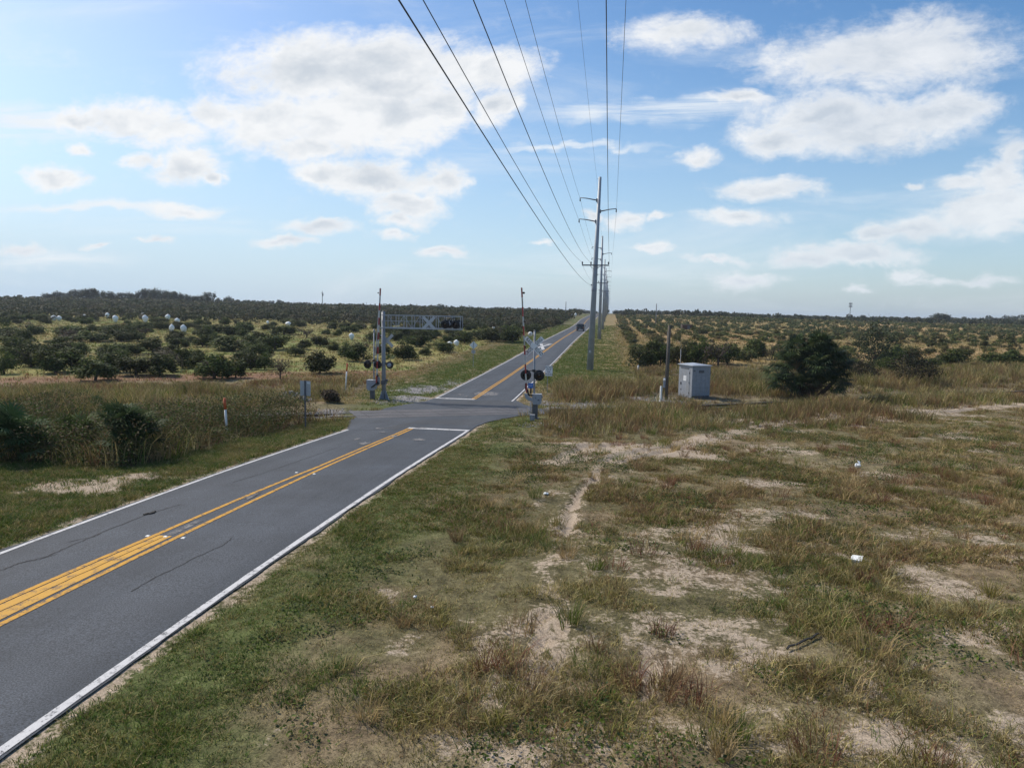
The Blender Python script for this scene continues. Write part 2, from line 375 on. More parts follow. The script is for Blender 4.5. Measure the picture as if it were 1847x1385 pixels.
def ground_mat():
    m, nt, b = new_mat('ground_soil'); N = nt.nodes.new; L = nt.links.new
    a = N('ShaderNodeAttribute'); a.attribute_name = 'tint'
    n1 = nz(nt, 1.6, 8, .65); n2 = nz(nt, 9.0, 6, .7); n3 = nz(nt, 45.0, 3, .6)
    ad = N('ShaderNodeMath'); ad.operation = 'ADD'; L(n2, ad.inputs[0]); L(n1, ad.inputs[1])
    f = mrange(nt, ad.outputs[0], .78, 1.22, .50, 1.5)
    mu = N('ShaderNodeVectorMath'); mu.operation = 'SCALE'; L(a.outputs['Color'], mu.inputs[0]); L(f, mu.inputs['Scale'])
    # sand shows in broken patches where its amount (alpha) is high
    sub = N('ShaderNodeMath'); sub.operation = 'ADD'; L(a.outputs['Alpha'], sub.inputs[0])
    L(mrange(nt, ad.outputs[0], .7, 1.3, -.45, .45), sub.inputs[1])
    sm = mrange(nt, sub.outputs[0], .38, .62)
    sandc = ramp_mix(nt, mrange(nt, n2, .3, .7), (.27, .215, .16), (.44, .36, .28)).outputs[2]
    mx = ramp_mix(nt, sm, mu.outputs[0], sandc)
    f3 = mrange(nt, n3, .32, .68, .62, 1.38)
    m2 = N('ShaderNodeVectorMath'); m2.operation = 'SCALE'; L(mx.outputs[2], m2.inputs[0]); L(f3, m2.inputs['Scale'])
    L(m2.outputs[0], b.inputs['Base Color']); b.inputs['Roughness'].default_value = .95; b.inputs['Specular IOR Level'].default_value = .1
    bp = N('ShaderNodeBump'); bp.inputs['Strength'].default_value = .7; bp.inputs['Distance'].default_value = .06; L(ad.outputs[0], bp.inputs['Height'])
    L(bp.outputs[0], b.inputs['Normal'])
    return m
def asphalt_mat(name, c0, c1):
    m, nt, b = new_mat(name); N = nt.nodes.new; L = nt.links.new
    n1 = nz(nt, .9, 6, .62, stretch=(1, .035, 1)); n5 = nz(nt, .5, 6, .6); n2 = nz(nt, 38, 3, .75); n4 = nz(nt, 5, 5, .6)
    base = ramp_mix(nt, mrange(nt, n1, .3, .7), c0, c1).outputs[2]
    f = mrange(nt, n2, .38, .62, .42, 1.62); g = mrange(nt, n5, .3, .7, .78, 1.22)
    mm = N('ShaderNodeMath'); mm.operation = 'MULTIPLY'; L(f, mm.inputs[0]); L(g, mm.inputs[1])
    sc_ = N('ShaderNodeVectorMath'); sc_.operation = 'SCALE'; L(base, sc_.inputs[0]); L(mm.outputs[0], sc_.inputs['Scale'])
    # pale and dark stone chips
    L(sc_.outputs[0], b.inputs['Base Color'])
    b.inputs['Roughness'].default_value = .82; b.inputs['Specular IOR Level'].default_value = .35
    bp = N('ShaderNodeBump'); bp.inputs['Strength'].default_value = .35; bp.inputs['Distance'].default_value = .01; L(n2, bp.inputs['Height']); L(bp.outputs[0], b.inputs['Normal'])
    return m
def paint_mat(name, c, wear, scale=7):
    m, nt, b = new_mat(name); N = nt.nodes.new; L = nt.links.new
    n = nz(nt, scale, 6, .75); n2 = nz(nt, 45, 3, .7)
    ad = N('ShaderNodeMath'); ad.operation = 'MULTIPLY_ADD'; L(n2, ad.inputs[0]); ad.inputs[1].default_value = .5; L(n, ad.inputs[2])
    w = mrange(nt, ad.outputs[0], 1.15-wear, 1.30-wear)
    c2 = ramp_mix(nt, mrange(nt, n2, .3, .7), tuple(q*.82 for q in c), c).outputs[2]
    mx = ramp_mix(nt, w, c2, (.052, .055, .066)); L(mx.outputs[2], b.inputs['Base Color'])
    b.inputs['Roughness'].default_value = .75; b.inputs['Specular IOR Level'].default_value = .25
    return m
M['ground'] = ground_mat()
M['asphalt'] = asphalt_mat('asphalt', (.027, .034, .046), (.049, .057, .071))
M['asphalt2'] = asphalt_mat('crossing_asphalt', (.058, .058, .066), (.088, .084, .090))
M['asphalt3'] = asphalt_mat('patched_asphalt', (.030, .034, .042), (.044, .048, .056))
M['yellow'] = paint_mat('yellow_paint', (.56, .285, .025), .40)
M['yellowold'] = paint_mat('old_yellow_paint', (.56, .30, .04), .37, 3)
M['roadwhite'] = paint_mat('white_road_paint', (.55, .55, .56), .37)
M['palepatch'] = paint_mat('pale_worn_patch', (.24, .23, .22), .50, 3)
M['crack'] = simple('crack_tar', (.018, .018, .02), .9)

# ------------------------------------------------------------------ ground cover
SAND = [(1250,1005,230,55,.52),(1180,1150,280,55,.42),(1000,1010,90,40,.4),(1560,1060,200,45,.35),(1700,1170,160,35,.4),(1150,812,150,16,1.1),(1235,815,60,14,1),(1100,800,80,6,.7),(1395,868,70,9,.8),(1240,880,50,18,.6),(1200,892,40,12,.6),(1270,968,70,20,.75),(1330,1012,85,28,.85),
 (1190,965,90,20,.5),(1250,1055,55,20,.8),(1110,1000,60,16,.5),(1420,1010,60,20,.45),(1640,1038,70,34,.8),(1520,1000,65,16,.7),(1560,965,85,14,.6),(1000,1125,70,45,.6),
 (960,1190,90,45,.65),(1240,1170,150,42,.6),(1420,1190,110,34,.8),(1830,1180,70,34,.9),(1540,1160,70,22,.5),(1700,960,70,14,.5),(1470,815,45,6,.6),(1640,792,70,6,.5),
 (1460,887,44,9,.6),(1770,966,70,12,.5),(1640,880,60,9,.5),(1790,876,60,9,.5),(680,1065,36,16,.6),(795,912,14,16,.55),(740,1185,34,20,.5),(1095,858,10,14,.5),(1060,885,8,26,.5),(1040,905,8,25,.45),(1020,945,8,30,.4),
 (1430,763,80,6,.85),(1540,753,90,5,.8),(1660,745,90,5,.75),(1800,736,120,5,.6),(1330,775,60,6,.4),(200,868,85,17,.95),(20,847,34,7,.6),(310,858,30,7,.6),(120,880,40,8,.4),
 (960,1300,140,60,.6),(1500,1300,160,60,.7),(1250,1330,120,50,.5),(1780,1290,90,60,.6),(560,1330,60,40,.3)]
GRAVEL = [(540,722,40,10,.8),(712,722,40,8,.9),(765,702,45,9,.8),(830,690,30,6,.6),(1060,730,110,5,.8),(1196,722,34,7,1.0),(1270,724,25,4,.5),(968,766,40,6,.9),(1010,745,40,5,.8),(600,742,45,6,.8),(1180,705,25,10,.5)]
def _ell(lst):
    o = []
    for px, py, rx, ry, w in lst:
        a = at(px, py); b = at(px+rx, py); t = at(px, py-ry); q = at(px, py+ry)
        o.append((a[0], a[1], max(.4, abs(b[0]-a[0])), max(.5, (t[1]-q[1])/2), w))
    return o
SANDW = _ell(SAND); GRAVW = _ell(GRAVEL)
def patch(lst, x, y, seed):
    wx = x+(fbm(x, y, 2.4, 5, seed)-.5)*5.0; wy = y+(fbm(x, y, 2.4, 5, seed+40)-.5)*5.0
    s = np.zeros_like(np.asarray(x, float))
    for cx, cy, rx, ry, w in lst:
        d2 = ((wx-cx)/rx)**2+((wy-cy)/ry)**2
        s = np.maximum(s, w*np.clip(1.15-d2*.65, 0, 1))
    return s*(.50+.68*fbm(x, y, .9, 4, seed+3))
TRACKS = []
for _line, _w, _a in (([(985,838),(1100,812),(1240,799),(1380,768),(1500,757),(1620,748),(1750,737),(1846,729)], 1.0, .75), ([(1120,806),(1085,852),(1045,890),(1022,955),(1008,1040),(1003,1110),(985,1215)], .42, .50), ([(1165,1130),(1163,1215)], .5, .6)):
    _q = [at(*p) for p in _line]; TRACKS += [(a[0], a[1], b[0], b[1], _w, _a) for a, b in zip(_q[:-1], _q[1:])]
def track_amt(x, y):
    px = x+(fbm(x, y, 1.6, 4, 64)-.5)*1.3; py = y+(fbm(x, y, 1.6, 4, 65)-.5)*1.3; o = np.zeros_like(px)
    for (ax, ay, bx, by, w, a) in TRACKS:
        dx, dy = bx-ax, by-ay; t = np.clip(((px-ax)*dx+(py-ay)*dy)/(dx*dx+dy*dy), 0, 1); m = np.hypot(px-ax-t*dx, py-ay-t*dy)/w; o = np.maximum(o, a*np.clip(1.35-m, 0, 1))
    return o*(.55+.8*fbm(x, y, 1.1, 4, 66))
def sand_amt(x, y):
    s, n = rail_sn(x, y)
    base = patch(SANDW, x, y, 21)
    fg = (1-sstep(-11, -8, n))*sstep(3, 9, np.abs(x-XC)-3)*(x > XC)
    nb = sstep(.50, .66, fbm(x, y, 2.6, 5, 33))*.52*fg*sstep(2, 12, x+6)
    rut = np.where(rut_depth(x, y) < -.012, .8, 0); base = np.maximum(np.maximum(base, rut), track_amt(x, y))
    edge = (1-sstep(.0, .38, np.abs(x-XC)-3.32+(fbm(x, y, .9, 3, 2)-.5)*.5))*.58
    return np.clip(np.maximum(np.maximum(base, nb), edge), 0, 1.2)
def grav_amt(x, y):
    s, n = rail_sn(x, y)
    tr = (1-sstep(1.4, 2.6, np.abs(n)+(fbm(x, y, 1.2, 3, 4)-.5)*1.2))*sstep(5.5, 6.5, np.abs(x-XC))
    fade = 1-.85*sstep(10, 18, np.abs(s))
    return np.clip(np.maximum(patch(GRAVW, x, y, 55), tr*fade), 0, 1)
def zones(x, y):
    dr = np.abs(x-XC)-3.2; s, n = rail_sn(x, y)
    w = (fbm(x, y, 5, 3, 71)-.5)*3
    verge = (1-sstep(1.4, 4.6, dr+w*.8))
    rightpast = (x > XC) & (y > 50)
    verge = np.where(rightpast, (1-sstep(6.5, 11, dr+w))*sstep(58, 72, y+1.5*w), verge)
    verge = np.where((x < XC) & (y > 50), 1-sstep(4, 8, dr+w), verge)
    belt_n = sstep(-9.0, -7.8, n)      # weeds on the near side of the line
    belt_n = sstep(-12.2, -10.2, n+w*.35)*(1-sstep(-2.6, -2.0, n))*sstep(6.2, 7.6, x-XC+w*.15)*(x > XC)*(1-.75*sstep(22, 34, s)*(1-sstep(-6.5, -5, n)))
    belt_l = (x < XC)*sstep(21.0, 23.0, y+w*.3)*(1-sstep(-2.4, -1.8, n))*sstep(5.6, 6.8, XC-x+w*.1)
    belt_n = np.maximum(belt_n, belt_l)
    belt_f = sstep(2.4, 3.4, n)*(1-sstep(np.where(x < XC, 21, 26), np.where(x < XC, 26, 31), n+w))*np.where(x > XC, np.where(x < 3, (1-sstep(58, 72, y+1.5*w))*sstep(1.6, 2.8, dr), 1), sstep(6.0, 9.5, dr+.5))
    grove = sstep(29, 34, n+w)*sstep(7.5, 10, dr)
    return dr, s, n, verge, belt_n, belt_f, grove
def lerp(a, b, t): return a*(1-t[:, None])+np.asarray(b)[None, :]*t[:, None]
def ground_tint(x, y):
    dr, s, n, verge, bn, bf, gr = zones(x, y)
    a = fbm(x, y, 7, 5, 90); b = fbm(x, y, 2.2, 4, 91); c = fbm(x, y, 30, 4, 92)
    k = len(x); t = np.tile(np.array([.175, .145, .085]), (k, 1))
    t = lerp(t, (.125, .11, .058), sstep(.42, .62, a))
    t = lerp(t, (.19, .14, .09), sstep(.5, .68, b)*.7)
    t = lerp(t, (.12, .095, .06), np.clip(bn+bf, 0, 1)*.85)
    # grove floors: yellow green on the left, straw and orange on the right
    lg = np.where((x < XC)[:, None], np.array([[.215, .20, .072]]), np.array([[.33, .225, .11]]))
    lg2 = np.where((x < XC)[:, None], np.array([[.145, .165, .05]]), np.array([[.21, .17, .07]]))
    m = sstep(.40, .60, c)[:, None]; lg = lg*m+lg2*(1-m)
    m2 = (sstep(.5, .7, a)*np.where(x < XC, .35, .6))[:, None]; lg = lg*(1-m2)+np.array([[.29, .19, .11]])*m2
    t = t*(1-gr[:, None])+lg*gr[:, None]
    redstrip = gr*0+sstep(26, 29, n)*(1-sstep(32, 35, n))*(x < XC-8)
    t = lerp(t, (.20, .11, .07), redstrip*.8)
    vg = lerp(np.tile(np.array([.085, .100, .036]), (k, 1)), (.16, .13, .075), sstep(.50, .66, b)*.8)
    t = t*(1-verge[:, None])+vg*verge[:, None]
    rowpath = (x > -7.1)*sstep(6.5, 9, x-XC)*(1-sstep(13, 16.5, x-XC))*sstep(70, 95, y)
    t = lerp(t, (.25, .185, .095), rowpath*.75)
    g = grav_amt(x, y); t = lerp(t, (.23, .22, .22), np.clip(g*1.3*sstep(.25, .5, g+(b-.5)*.8), 0, 1))
    fr = sstep(350, 700, y); t = lerp(t, (.055, .062, .032), fr*.8)
    return t
def axis(lo, hi, step, far_lo, far_hi, g):
    a = list(np.arange(lo, hi+1e-6, step)); s = step
    while a[-1] < far_hi: s *= g; a.append(a[-1]+s)
    b = []; s = step; q = lo
    while q > far_lo: s *= g; q -= s; b.append(q)
    return np.array(b[::-1]+a)
GX = axis(-32, 34, .18, -2600, 2600, 1.075); GY = axis(6, 62, .18, -90, 6500, 1.035)
def build_ground():
    X, Y = np.meshgrid(GX, GY); x = X.ravel(); y = Y.ravel()
    V = np.stack([x, y, gz(x, y)], 1); nx, ny = len(GX), len(GY)
    i = np.arange(nx*ny).reshape(ny, nx)
    F = np.stack([i[:-1,:-1].ravel(), i[:-1,1:].ravel(), i[1:,1:].ravel(), i[1:,:-1].ravel()], 1)
    t = np.concatenate([ground_tint(x, y), sand_amt(x, y)[:, None]], 1)
    return tag(link('ground', np_mesh('ground', V, F, M['ground'], t, True)), kind='structure')
build_ground()

# ------------------------------------------------------------------ road
def sheet(name, ys, xl, xr, off, mat, kind='structure', nx=1, parent=None):
    ys = np.asarray(ys, float); xl = np.broadcast_to(xl, ys.shape); xr = np.broadcast_to(xr, ys.shape)
    t = np.linspace(0, 1, nx+1); X = xl[:, None]*(1-t)+xr[:, None]*t; Y = np.repeat(ys[:, None], nx+1, 1)
    Z = P(Y)+off; V = np.stack([X.ravel(), Y.ravel(), Z.ravel()], 1)
    i = np.arange(V.shape[0]).reshape(len(ys), nx+1)
    F = np.stack([i[:-1,:-1].ravel(), i[:-1,1:].ravel(), i[1:,1:].ravel(), i[1:,:-1].ravel()], 1)
    o = link(name, np_mesh(name, V, F, mat), parent)
    if kind: o['kind'] = kind
    return o
YS = GY[(GY > -60) & (GY < 1400)]
def yr(a, b, step=None):
    q = np.concatenate([[a], YS[(YS > a) & (YS < b)], [b]]); return q
e1 = (fbm(YS*0+3, YS, 1.1, 4, 12)-.5)*.22; e2 = (fbm(YS*0+9, YS, 1.1, 4, 13)-.5)*.22
sheet('road', YS, XC-HW-.17+e1, XC+HW+.13+e2*.8, 0.0, M['asphalt'])
STOP_N, STOP_F = 35.75, 52.6
def edge(xo, a, b, w=.12):
    q = yr(a, b); ww = w*(1+(fbm(q*0, q, .6, 3, 5)-.5)*.25); sheet('edge_line', q, XC+xo-ww/2, XC+xo+ww/2, .008, M['roadwhite'])
edge(-HW, -50, 34.2); edge(HW, -50, STOP_N, .15); edge(-HW, STOP_F, 1300); edge(HW, 52.3, 1300)
def yel_l(q): return np.interp(q, [0, 8, 11, 15.5, 19.6, 24, 35, 60, 75, 1000], [-.95, -.85, -.76, -.57, -.44, -.24, -.19, -.20, -.2, -.2])
for a, b in ((-50, STOP_N-.15), (STOP_F+.1, 1300)):
    q = yr(a, b); w = np.where(q < 25, .13, .125)
    sheet('yellow_line', q, XC+yel_l(q)-w/2, XC+yel_l(q)+w/2, .008, M['yellow'])
    c = .03+.0*q; sheet('yellow_line', q, XC+c-w/2, XC+c+w/2, .008, M['yellow'])
q = yr(-50, 15.2); l = XC+yel_l(q)+.10; r = XC-.13; jag = (fbm(q*0+1, q, .5, 4, 31)-.5)*.05
mid = l*.52+r*.48
sheet('old_yellow_line', q, l, mid-.012+jag, .008, M['yellowold']); sheet('old_yellow_line', q, mid+.012+jag, r, .008, M['yellowold'])
q = yr(15.3, 16.6); sheet('old_yellow_line', q, XC-.36, XC-.18, .006, M['palepatch'])
def hline(y, x0, x1, w): sheet('stop_line', [y-w/2, y, y+w/2], x0, x1, .012, M['roadwhite'])
hline(STOP_N, XC-.25, XC+HW+.07, .42); hline(STOP_F, XC-HW-.06, XC+.06, .5)
def poly_sheet(name, poly, off, mat):     # one x interval for every y
    pts = np.array(poly); ys = yr(pts[:, 1].min()+.01, pts[:, 1].max()-.01); xl = []; xr = []
    for y in ys:
        xs = []
        for (x0, y0), (x1, y1) in zip(pts, np.roll(pts, -1, 0)):
            if (y0-y)*(y1-y) <= 0 and y0 != y1: xs.append(x0+(x1-x0)*(y-y0)/(y1-y0))
        xl.append(min(xs)); xr.append(max(xs))
    return sheet(name, ys, np.array(xl), np.array(xr), off, mat)
apron = [at(*p) for p in ((626,776),(630,757),(665,745),(700,735),(745,727),(784,721),(928,720),(945,729),(968,737),(1004,741),(985,746),(930,751),(880,761),(848,773))]
poly_sheet('crossing_pavement', apron, .004, M['asphalt'])
def railpoly(s0, s1, n0, n1): return [tuple(RC+RU*s+RN*n) for s, n in ((s0, n0), (s1, n0), (s1, n1), (s0, n1))]
poly_sheet('crossing_panel', railpoly(-5.9, 6.6, -1.9, 2.0), .009, M['asphalt2'])
for g in (-.7525, .7525):                  # the wheel gaps beside each rail and the joints of the crossing panels
    for o_, w_ in ((-.075, .05), (.085, .07)): poly_sheet('flangeway', railpoly(-5.7, 6.4, g+o_-w_/2, g+o_+w_/2), .0125, M['crack'])
for k in range(6):
    s0 = -5.2+2.3*k; poly_sheet('panel_joint', railpoly(s0, s0+.03, -1.85, 1.95), .013, M['crack'])
poly_sheet('road_patch', [at(*p) for p in ((690,772),(760,758),(905,756),(850,767),(745,764),(715,775))], .0065, M['asphalt3'])
poly_sheet('road_patch', [at(*p) for p in ((800,724),(900,722),(935,727),(930,731),(790,731))], .0065, M['asphalt3'])
# pavement marking ahead of the crossing for the oncoming lane
def marking():
    b = MB(); x0, x1 = XC-HW+.25, XC-.45
    def quad(pts): b.add([(x, y, float(P(y))+.012) for x, y in pts], [tuple(range(len(pts)))])
    for y in (114, 131): quad([(x0, y), (x1, y), (x1, y+.7), (x0, y+.7)])
    for y in np.arange(116, 129.9, 1):
        t0 = (y-116)/14; t1 = (y+1-116)/14; w = .28
        a0 = x0+.3+(x1-x0-.6)*t0; a1 = x0+.3+(x1-x0-.6)*t1; quad([(a0-w, y), (a0+w, y), (a1+w, y+1), (a1-w, y+1)])
        if abs(t0-.5) > .08:
            c0 = x1-.3-(x1-x0-.6)*t0; c1 = x1-.3-(x1-x0-.6)*t1; quad([(c0-w, y), (c0+w, y), (c1+w, y+1), (c1-w, y+1)])
    o = b.build('pavement_marking', M['roadwhite']); o['kind'] = 'structure'
marking()
def blob_sheet(name, cx, cy, rx, ry, off, mat, seed=0, wob=.25):
    n = 22; r = random.Random(seed); pts = []
    for i in range(n):
        a = 2*math.pi*i/n; k = 1+wob*(r.random()-.5); pts.append((cx+rx*k*math.cos(a), cy+ry*k*math.sin(a)))
    b = MB(); b.add([(x, y, float(P(y))+off) for x, y in pts]+[(cx, cy, float(P(cy))+off)], [(i, (i+1) % n, n) for i in range(n)])
    o = b.build(name, mat); o['kind'] = 'structure'
x, y = at(878, 710); blob_sheet('pale_road_patch', x, y, 1.05, 1.3, .005, M['palepatch'], 3, .1)
for i, (px, py, rx, ry) in enumerate([(755,793,.28,.3),(712,787,.2,.25),(762,772,.5,.16),(658,800,.25,.4),(645,792,.18,.25),(684,773,.2,.3),(830,712,.25,.35),(842,715,.2,.25),(800,718,.25,.2),(455,895,.1,.45),(690,780,.12,.2)]):
    x, y = at(px, py); blob_sheet('paint_scuff', x, y, rx, ry, .014, M['palepatch'], i, .9)
def crack(pts, w):
    b = MB(); q = [at(*p) for p in pts]; fine = []
    for (x0, y0), (x1, y1) in zip(q[:-1], q[1:]):
        for k in range(8): t = k/8; fine.append((x0+(x1-x0)*t+rnd.uniform(-.025, .025), y0+(y1-y0)*t))
    for (x0, y0), (x1, y1) in zip(fine[:-1], fine[1:]):
        ww = w*rnd.uniform(.5, 1.3)
        b.add([(x, yy, float(P(yy))+.005) for x, yy in ((x0-ww, y0), (x0+ww, y0), (x1+ww, y1), (x1-ww, y1))], [(0, 1, 2, 3)])
    o = b.build('road_crack', M['crack']); o['kind'] = 'structure'
crack([(0,1030),(35,1016),(80,1005),(130,984),(180,962),(258,931),(300,917),(330,909)], .016)
crack([(30,1017),(70,1009),(110,998)], .012); crack([(120,978),(170,968),(182,962)], .012)
crack([(235,1067),(290,1037),(340,1012),(375,995),(405,982),(420,968)], .013)
crack([(420,870),(470,855),(520,838),(580,817),(620,803)], .012)
crack([(420,944),(460,941),(490,945)], .009)

# ------------------------------------------------------------------ railway line
def railway():
    root = empty('railway_track', (RC[0], RC[1], 0), 'rusty single railway line crossing the road at a skew, half lost in grass', 'railway track')
    s_ = np.arange(-70, 90.1, 1.0)
    for g in (-.7525, .7525):
        b = MB(); pts = [RC+RU*s+RN*g for s in s_]
        for (p, q) in zip(pts[:-1], pts[1:]):
            za, zb = float(P(p[1])), float(P(q[1]))
            b.bar((p[0]-RC[0], p[1]-RC[1], za-.008), (q[0]-RC[0], q[1]-RC[1], zb-.008), .075, .06)
        o = b.build('rail', M['railtop'], root)
        w = MB()
        for (p, q) in zip(pts[:-1], pts[1:]):
            if abs((p[0]+q[0])/2-XC) < 5.5: continue
            za, zb = float(P(p[1])), float(P(q[1]))
            w.bar((p[0]-RC[0], p[1]-RC[1], za-.10), (q[0]-RC[0], q[1]-RC[1], zb-.10), .03, .13)
            w.bar((p[0]-RC[0], p[1]-RC[1], za-.175), (q[0]-RC[0], q[1]-RC[1], zb-.175), .15, .025)
        w.build('rail_web', M['rust'], o)
    me = None
    for s in list(np.arange(-24, -6.6, .6))+list(np.arange(7.4, 22, .6)):
        p = RC+RU*s
        if me is None:
            b = MB(); b.box((0, 0, 0), (.22, 2.5, .14)); o = b.build('sleeper', M['sleeper'], root); me = o.data
        else: o = link('sleeper', me, root)
        o.location = (p[0]-RC[0], p[1]-RC[1], float(P(p[1]))-.27); o.rotation_euler = (0, 0, math.atan2(RU[1], RU[0]))
railway()

# ------------------------------------------------------------------ crossing signals
FACE = Matrix(((1,0,0),(0,0,-1),(0,1,0)))      # text plane to a plate that faces -Y
def M4(rot3, loc): return Matrix.Translation(loc) @ rot3.to_4x4()
def flasher(parent, x, y, z, r=.32, facing=-1):
    b = MB(); b.lathe((x, y, z), (0, facing, 0), [(-.02, r*.3), (-.02, r*.97), (.0, r), (.012, r*.97), (.012, r*.4)], 28)
    b.lathe((x, y, z), (0, -facing, 0), [(.02, .16), (.10, .155), (.2, .09), (.22, .02)], 18)
    o = b.build('flashing_light', M['black'], parent)
    l = MB(); l.lathe((x, y, z), (0, facing, 0), [(.012, .155), (.04, .15), (.055, .10), (.06, .02)], 20); l.build('lens', M['redlens'], o)
    h = MB(); n = 14; vs = []; fs = []
    for i in range(n+1):
        a = math.radians(-25+230*i/n)
        for d in (0.01, .27-.10*abs(i/n-.5)*2): vs.append((x+.17*math.cos(a), y+facing*d, z+.17*math.sin(a)))
    for i in range(n): fs.append((2*i, 2*i+1, 2*i+3, 2*i+2))
    h.add(vs, fs, True); h.build('hood', M['black'], o)
    if facing > 0:
        k = MB(); k.lathe((x, y, z), (0, -1, 0), [(.10, .165), (.2, .15), (.255, .10), (.275, .02)], 18); k.build('back_dome', M['greypaint'], o)
    return o
def crossbuck(parent, x, y, z, L, w, front=True):
    for sgn, words, gap in ((-1, ('RAIL', 'ROAD'), .0), (1, ('CROS', 'SING'), .012)):
        rot = Matrix.Rotation(sgn*math.radians(45), 3, 'Y').inverted()
        b = MB(); yy = y-(gap if front else -gap)
        b.box((x, yy, z), (L, .008, w), rot); o = b.build('crossbuck_blade', M['signwhite'] if front else M['alu'], parent)
        if front:
            for k, wd in enumerate(words):
                off = (-.285*L, .285*L)[k]
                T = Matrix.Translation((x, yy-.0055, z)) @ rot.to_4x4() @ Matrix.Translation((off, 0, 0)) @ FACE.to_4x4() @ Matrix.Scale(.70, 4, (1, 0, 0))
                text_mesh('lettering', wd, w*1.0, M['ink'], o, T, .001, 'CENTER', 1.12)
def striped_arm(parent, p0, p1, w, t, n, first_red=True):
    p0 = Vector(p0); p1 = Vector(p1); a = MB(); a.bar(p0, p1, w-.006, t-.006); arm = a.build('gate_arm', M['armwhite'], parent)
    for i in range(n):
        if (i % 2 == 0) == first_red:
            r = MB(); r.bar(p0.lerp(p1, i/n), p0.lerp(p1, (i+1)/n), w, t); r.build('red_stripe', M['red'], arm)
    return arm
def near_gate():
    x0, y0 = at(963, 754); z0 = gz1(x0, y0); k = 1/ppm(x0, y0)
    root = empty('crossing_gate', (x0, y0, z0), 'railroad crossing gate nearest the camera, with lettered crossbuck, twin flashers and raised striped arm', 'crossing gate')
    def q(px, py, dy=0.0): return ((px-963)*k, dy, (754-py)*k)
    b = MB(); b.cyl((0, 0, -.15), q(961, 597), .062, .058, 16); b.cyl(q(961, 597), (q(961, 595)), .068, .03, 16); b.build('mast', M['galv'], root)
    b = MB(); b.box((.06, .0, .45), (.32, .30, 1.0)); b.box((.06, 0, -.02), (.5, .5, .12)); b.build('pedestal', M['darkgrey'], root)
    b = MB(); c = q(968, 717); b.box((c[0], -.05, c[2]), (.54, .46, .50)); b.prism([(c[0]-.27, -.28, c[2]-.25), (c[0]+.27, -.28, c[2]-.25), (c[0]+.2, -.28, c[2]-.36), (c[0]-.2, -.28, c[2]-.36)], (0, .46, 0))
    b.box((c[0], -.05, c[2]+.262), (.58, .5, .03)); b.cyl((c[0]+.27, -.05, c[2]+.1), (c[0]+.34, -.05, c[2]+.1), .07); mech = b.build('gate_mechanism', M['greypaint'], root)
    h = MB(); h.box((c[0]-.05, -.285, c[2]+.05), (.03, .02, .1)); h.build('latch', M['black'], mech); h = MB(); h.box((c[0]+.12, -.285, c[2]-.08), (.1, .015, .05)); h.build('data_plate', M['black'], mech)
    # counterweight: a curved grey plate swung out beside the mast
    b = MB(); pts = []
    for i in range(13): a = math.radians(175+105*i/12); pts.append((.02+.42*math.cos(a), c[2]+.28+.42*math.sin(a)))
    inn = [(.02+.20*math.cos(math.radians(280-105*i/12)), c[2]+.28+.20*math.sin(math.radians(280-105*i/12))) for i in range(13)]
    outl = pts+inn; ox = q(958, 0)[0]
    n = len(pts)
    for i in range(n-1):
        A = outl[i]; B = outl[i+1]; C = outl[2*n-2-i]; D = outl[2*n-1-i]
        b.prism([(ox+A[0], -.40, A[1]), (ox+B[0], -.40, B[1]), (ox+C[0], -.40, C[1]), (ox+D[0], -.40, D[1])], (0, .09, 0))
    b.build('counterweight', M['greypaint'], root)
    b = MB(); b.tube([q(952, 700, -.36), q(952.5, 706, -.4), q(954, 710, -.4), q(960, 711, -.33)], .05, 10); b.box(q(948.5, 695, -.3), (.12, .1, .38)); b.box(q(957, 703, -.2), (.09, .06, .35)); b.build('arm_bracket', M['black'], root)
    arm = striped_arm(root, q(950, 706, -.3), q(937.3, 521, -.3), .21, .07, 11, True)
    for px, py in ((942, 530), (944.5, 580), (946.5, 625)):
        b = MB(); c2 = q(px, py, -.38); b.lathe((c2[0]-.05, c2[1]+.03, c2[2]), (.8, -1, 0), [(0, .06), (.1, .06), (.14, .03)], 12); b.build('arm_light', M['redlens'], arm)
    b = MB(); b.cyl(q(947, 667.5), q(971, 667.5), .03); b.box(q(961, 667.5), (.18, .18, .14)); b.build('light_bracket', M['black'], root)
    for px in (947.3, 971): c = q(px, 675.3); flasher(root, c[0], -.14, c[2], .335)
    c = q(960.5, 624); crossbuck(root, c[0], -.085, c[2], 44*k, 8.4*k)
    c = q(953.5, 602); b = MB(); b.lathe((c[0], -.05, c[2]), (0, -1, 0), [(0, .14), (.05, .14), (.10, .115), (.13, .05), (.14, .01)], 22); bell = b.build('crossing_bell', M['white'], root)
    b = MB(); b.box((c[0], -.195, c[2]), (.015, .01, .2)); b.box((c[0], -.195, c[2]+.02), (.11, .01, .015)); b.cyl((c[0]+.05, 0, c[2]-.02), (q(961, 603)[0], 0, c[2]-.02), .02); b.build('clapper_bracket', M['darkgrey'], bell)
    b = MB(); c = q(956.5, 694); b.box((c[0], -.22, c[2]), (.31, .006, .31)); s = b.build('emergency_sign', M['blue'], root)
    b = MB(); b.box((c[0]-.02, -.226, c[2]+.175), (.12, .006, .035), Matrix.Rotation(.5, 3, 'Y')); b.box((c[0]-.06, -.226, c[2]-.165), (.12, .006, .03), Matrix.Rotation(.3, 3, 'Y')); b.box((c[0], -.226, c[2]+.03), (.2, .004, .012)); b.box((c[0], -.226, c[2]-.03), (.16, .004, .012)); b.build('sign_marking', M['signwhite'], s)
    b = MB(); b.tube([q(960, 720, -.33), q(957.5, 724, -.36), q(957, 735, -.38), q(957, 751, -.4)], .022, 8); b.tube([q(959, 722, -.33), q(959, 751, -.4)], .016, 8); b.build('conduit', M['galv'], root)
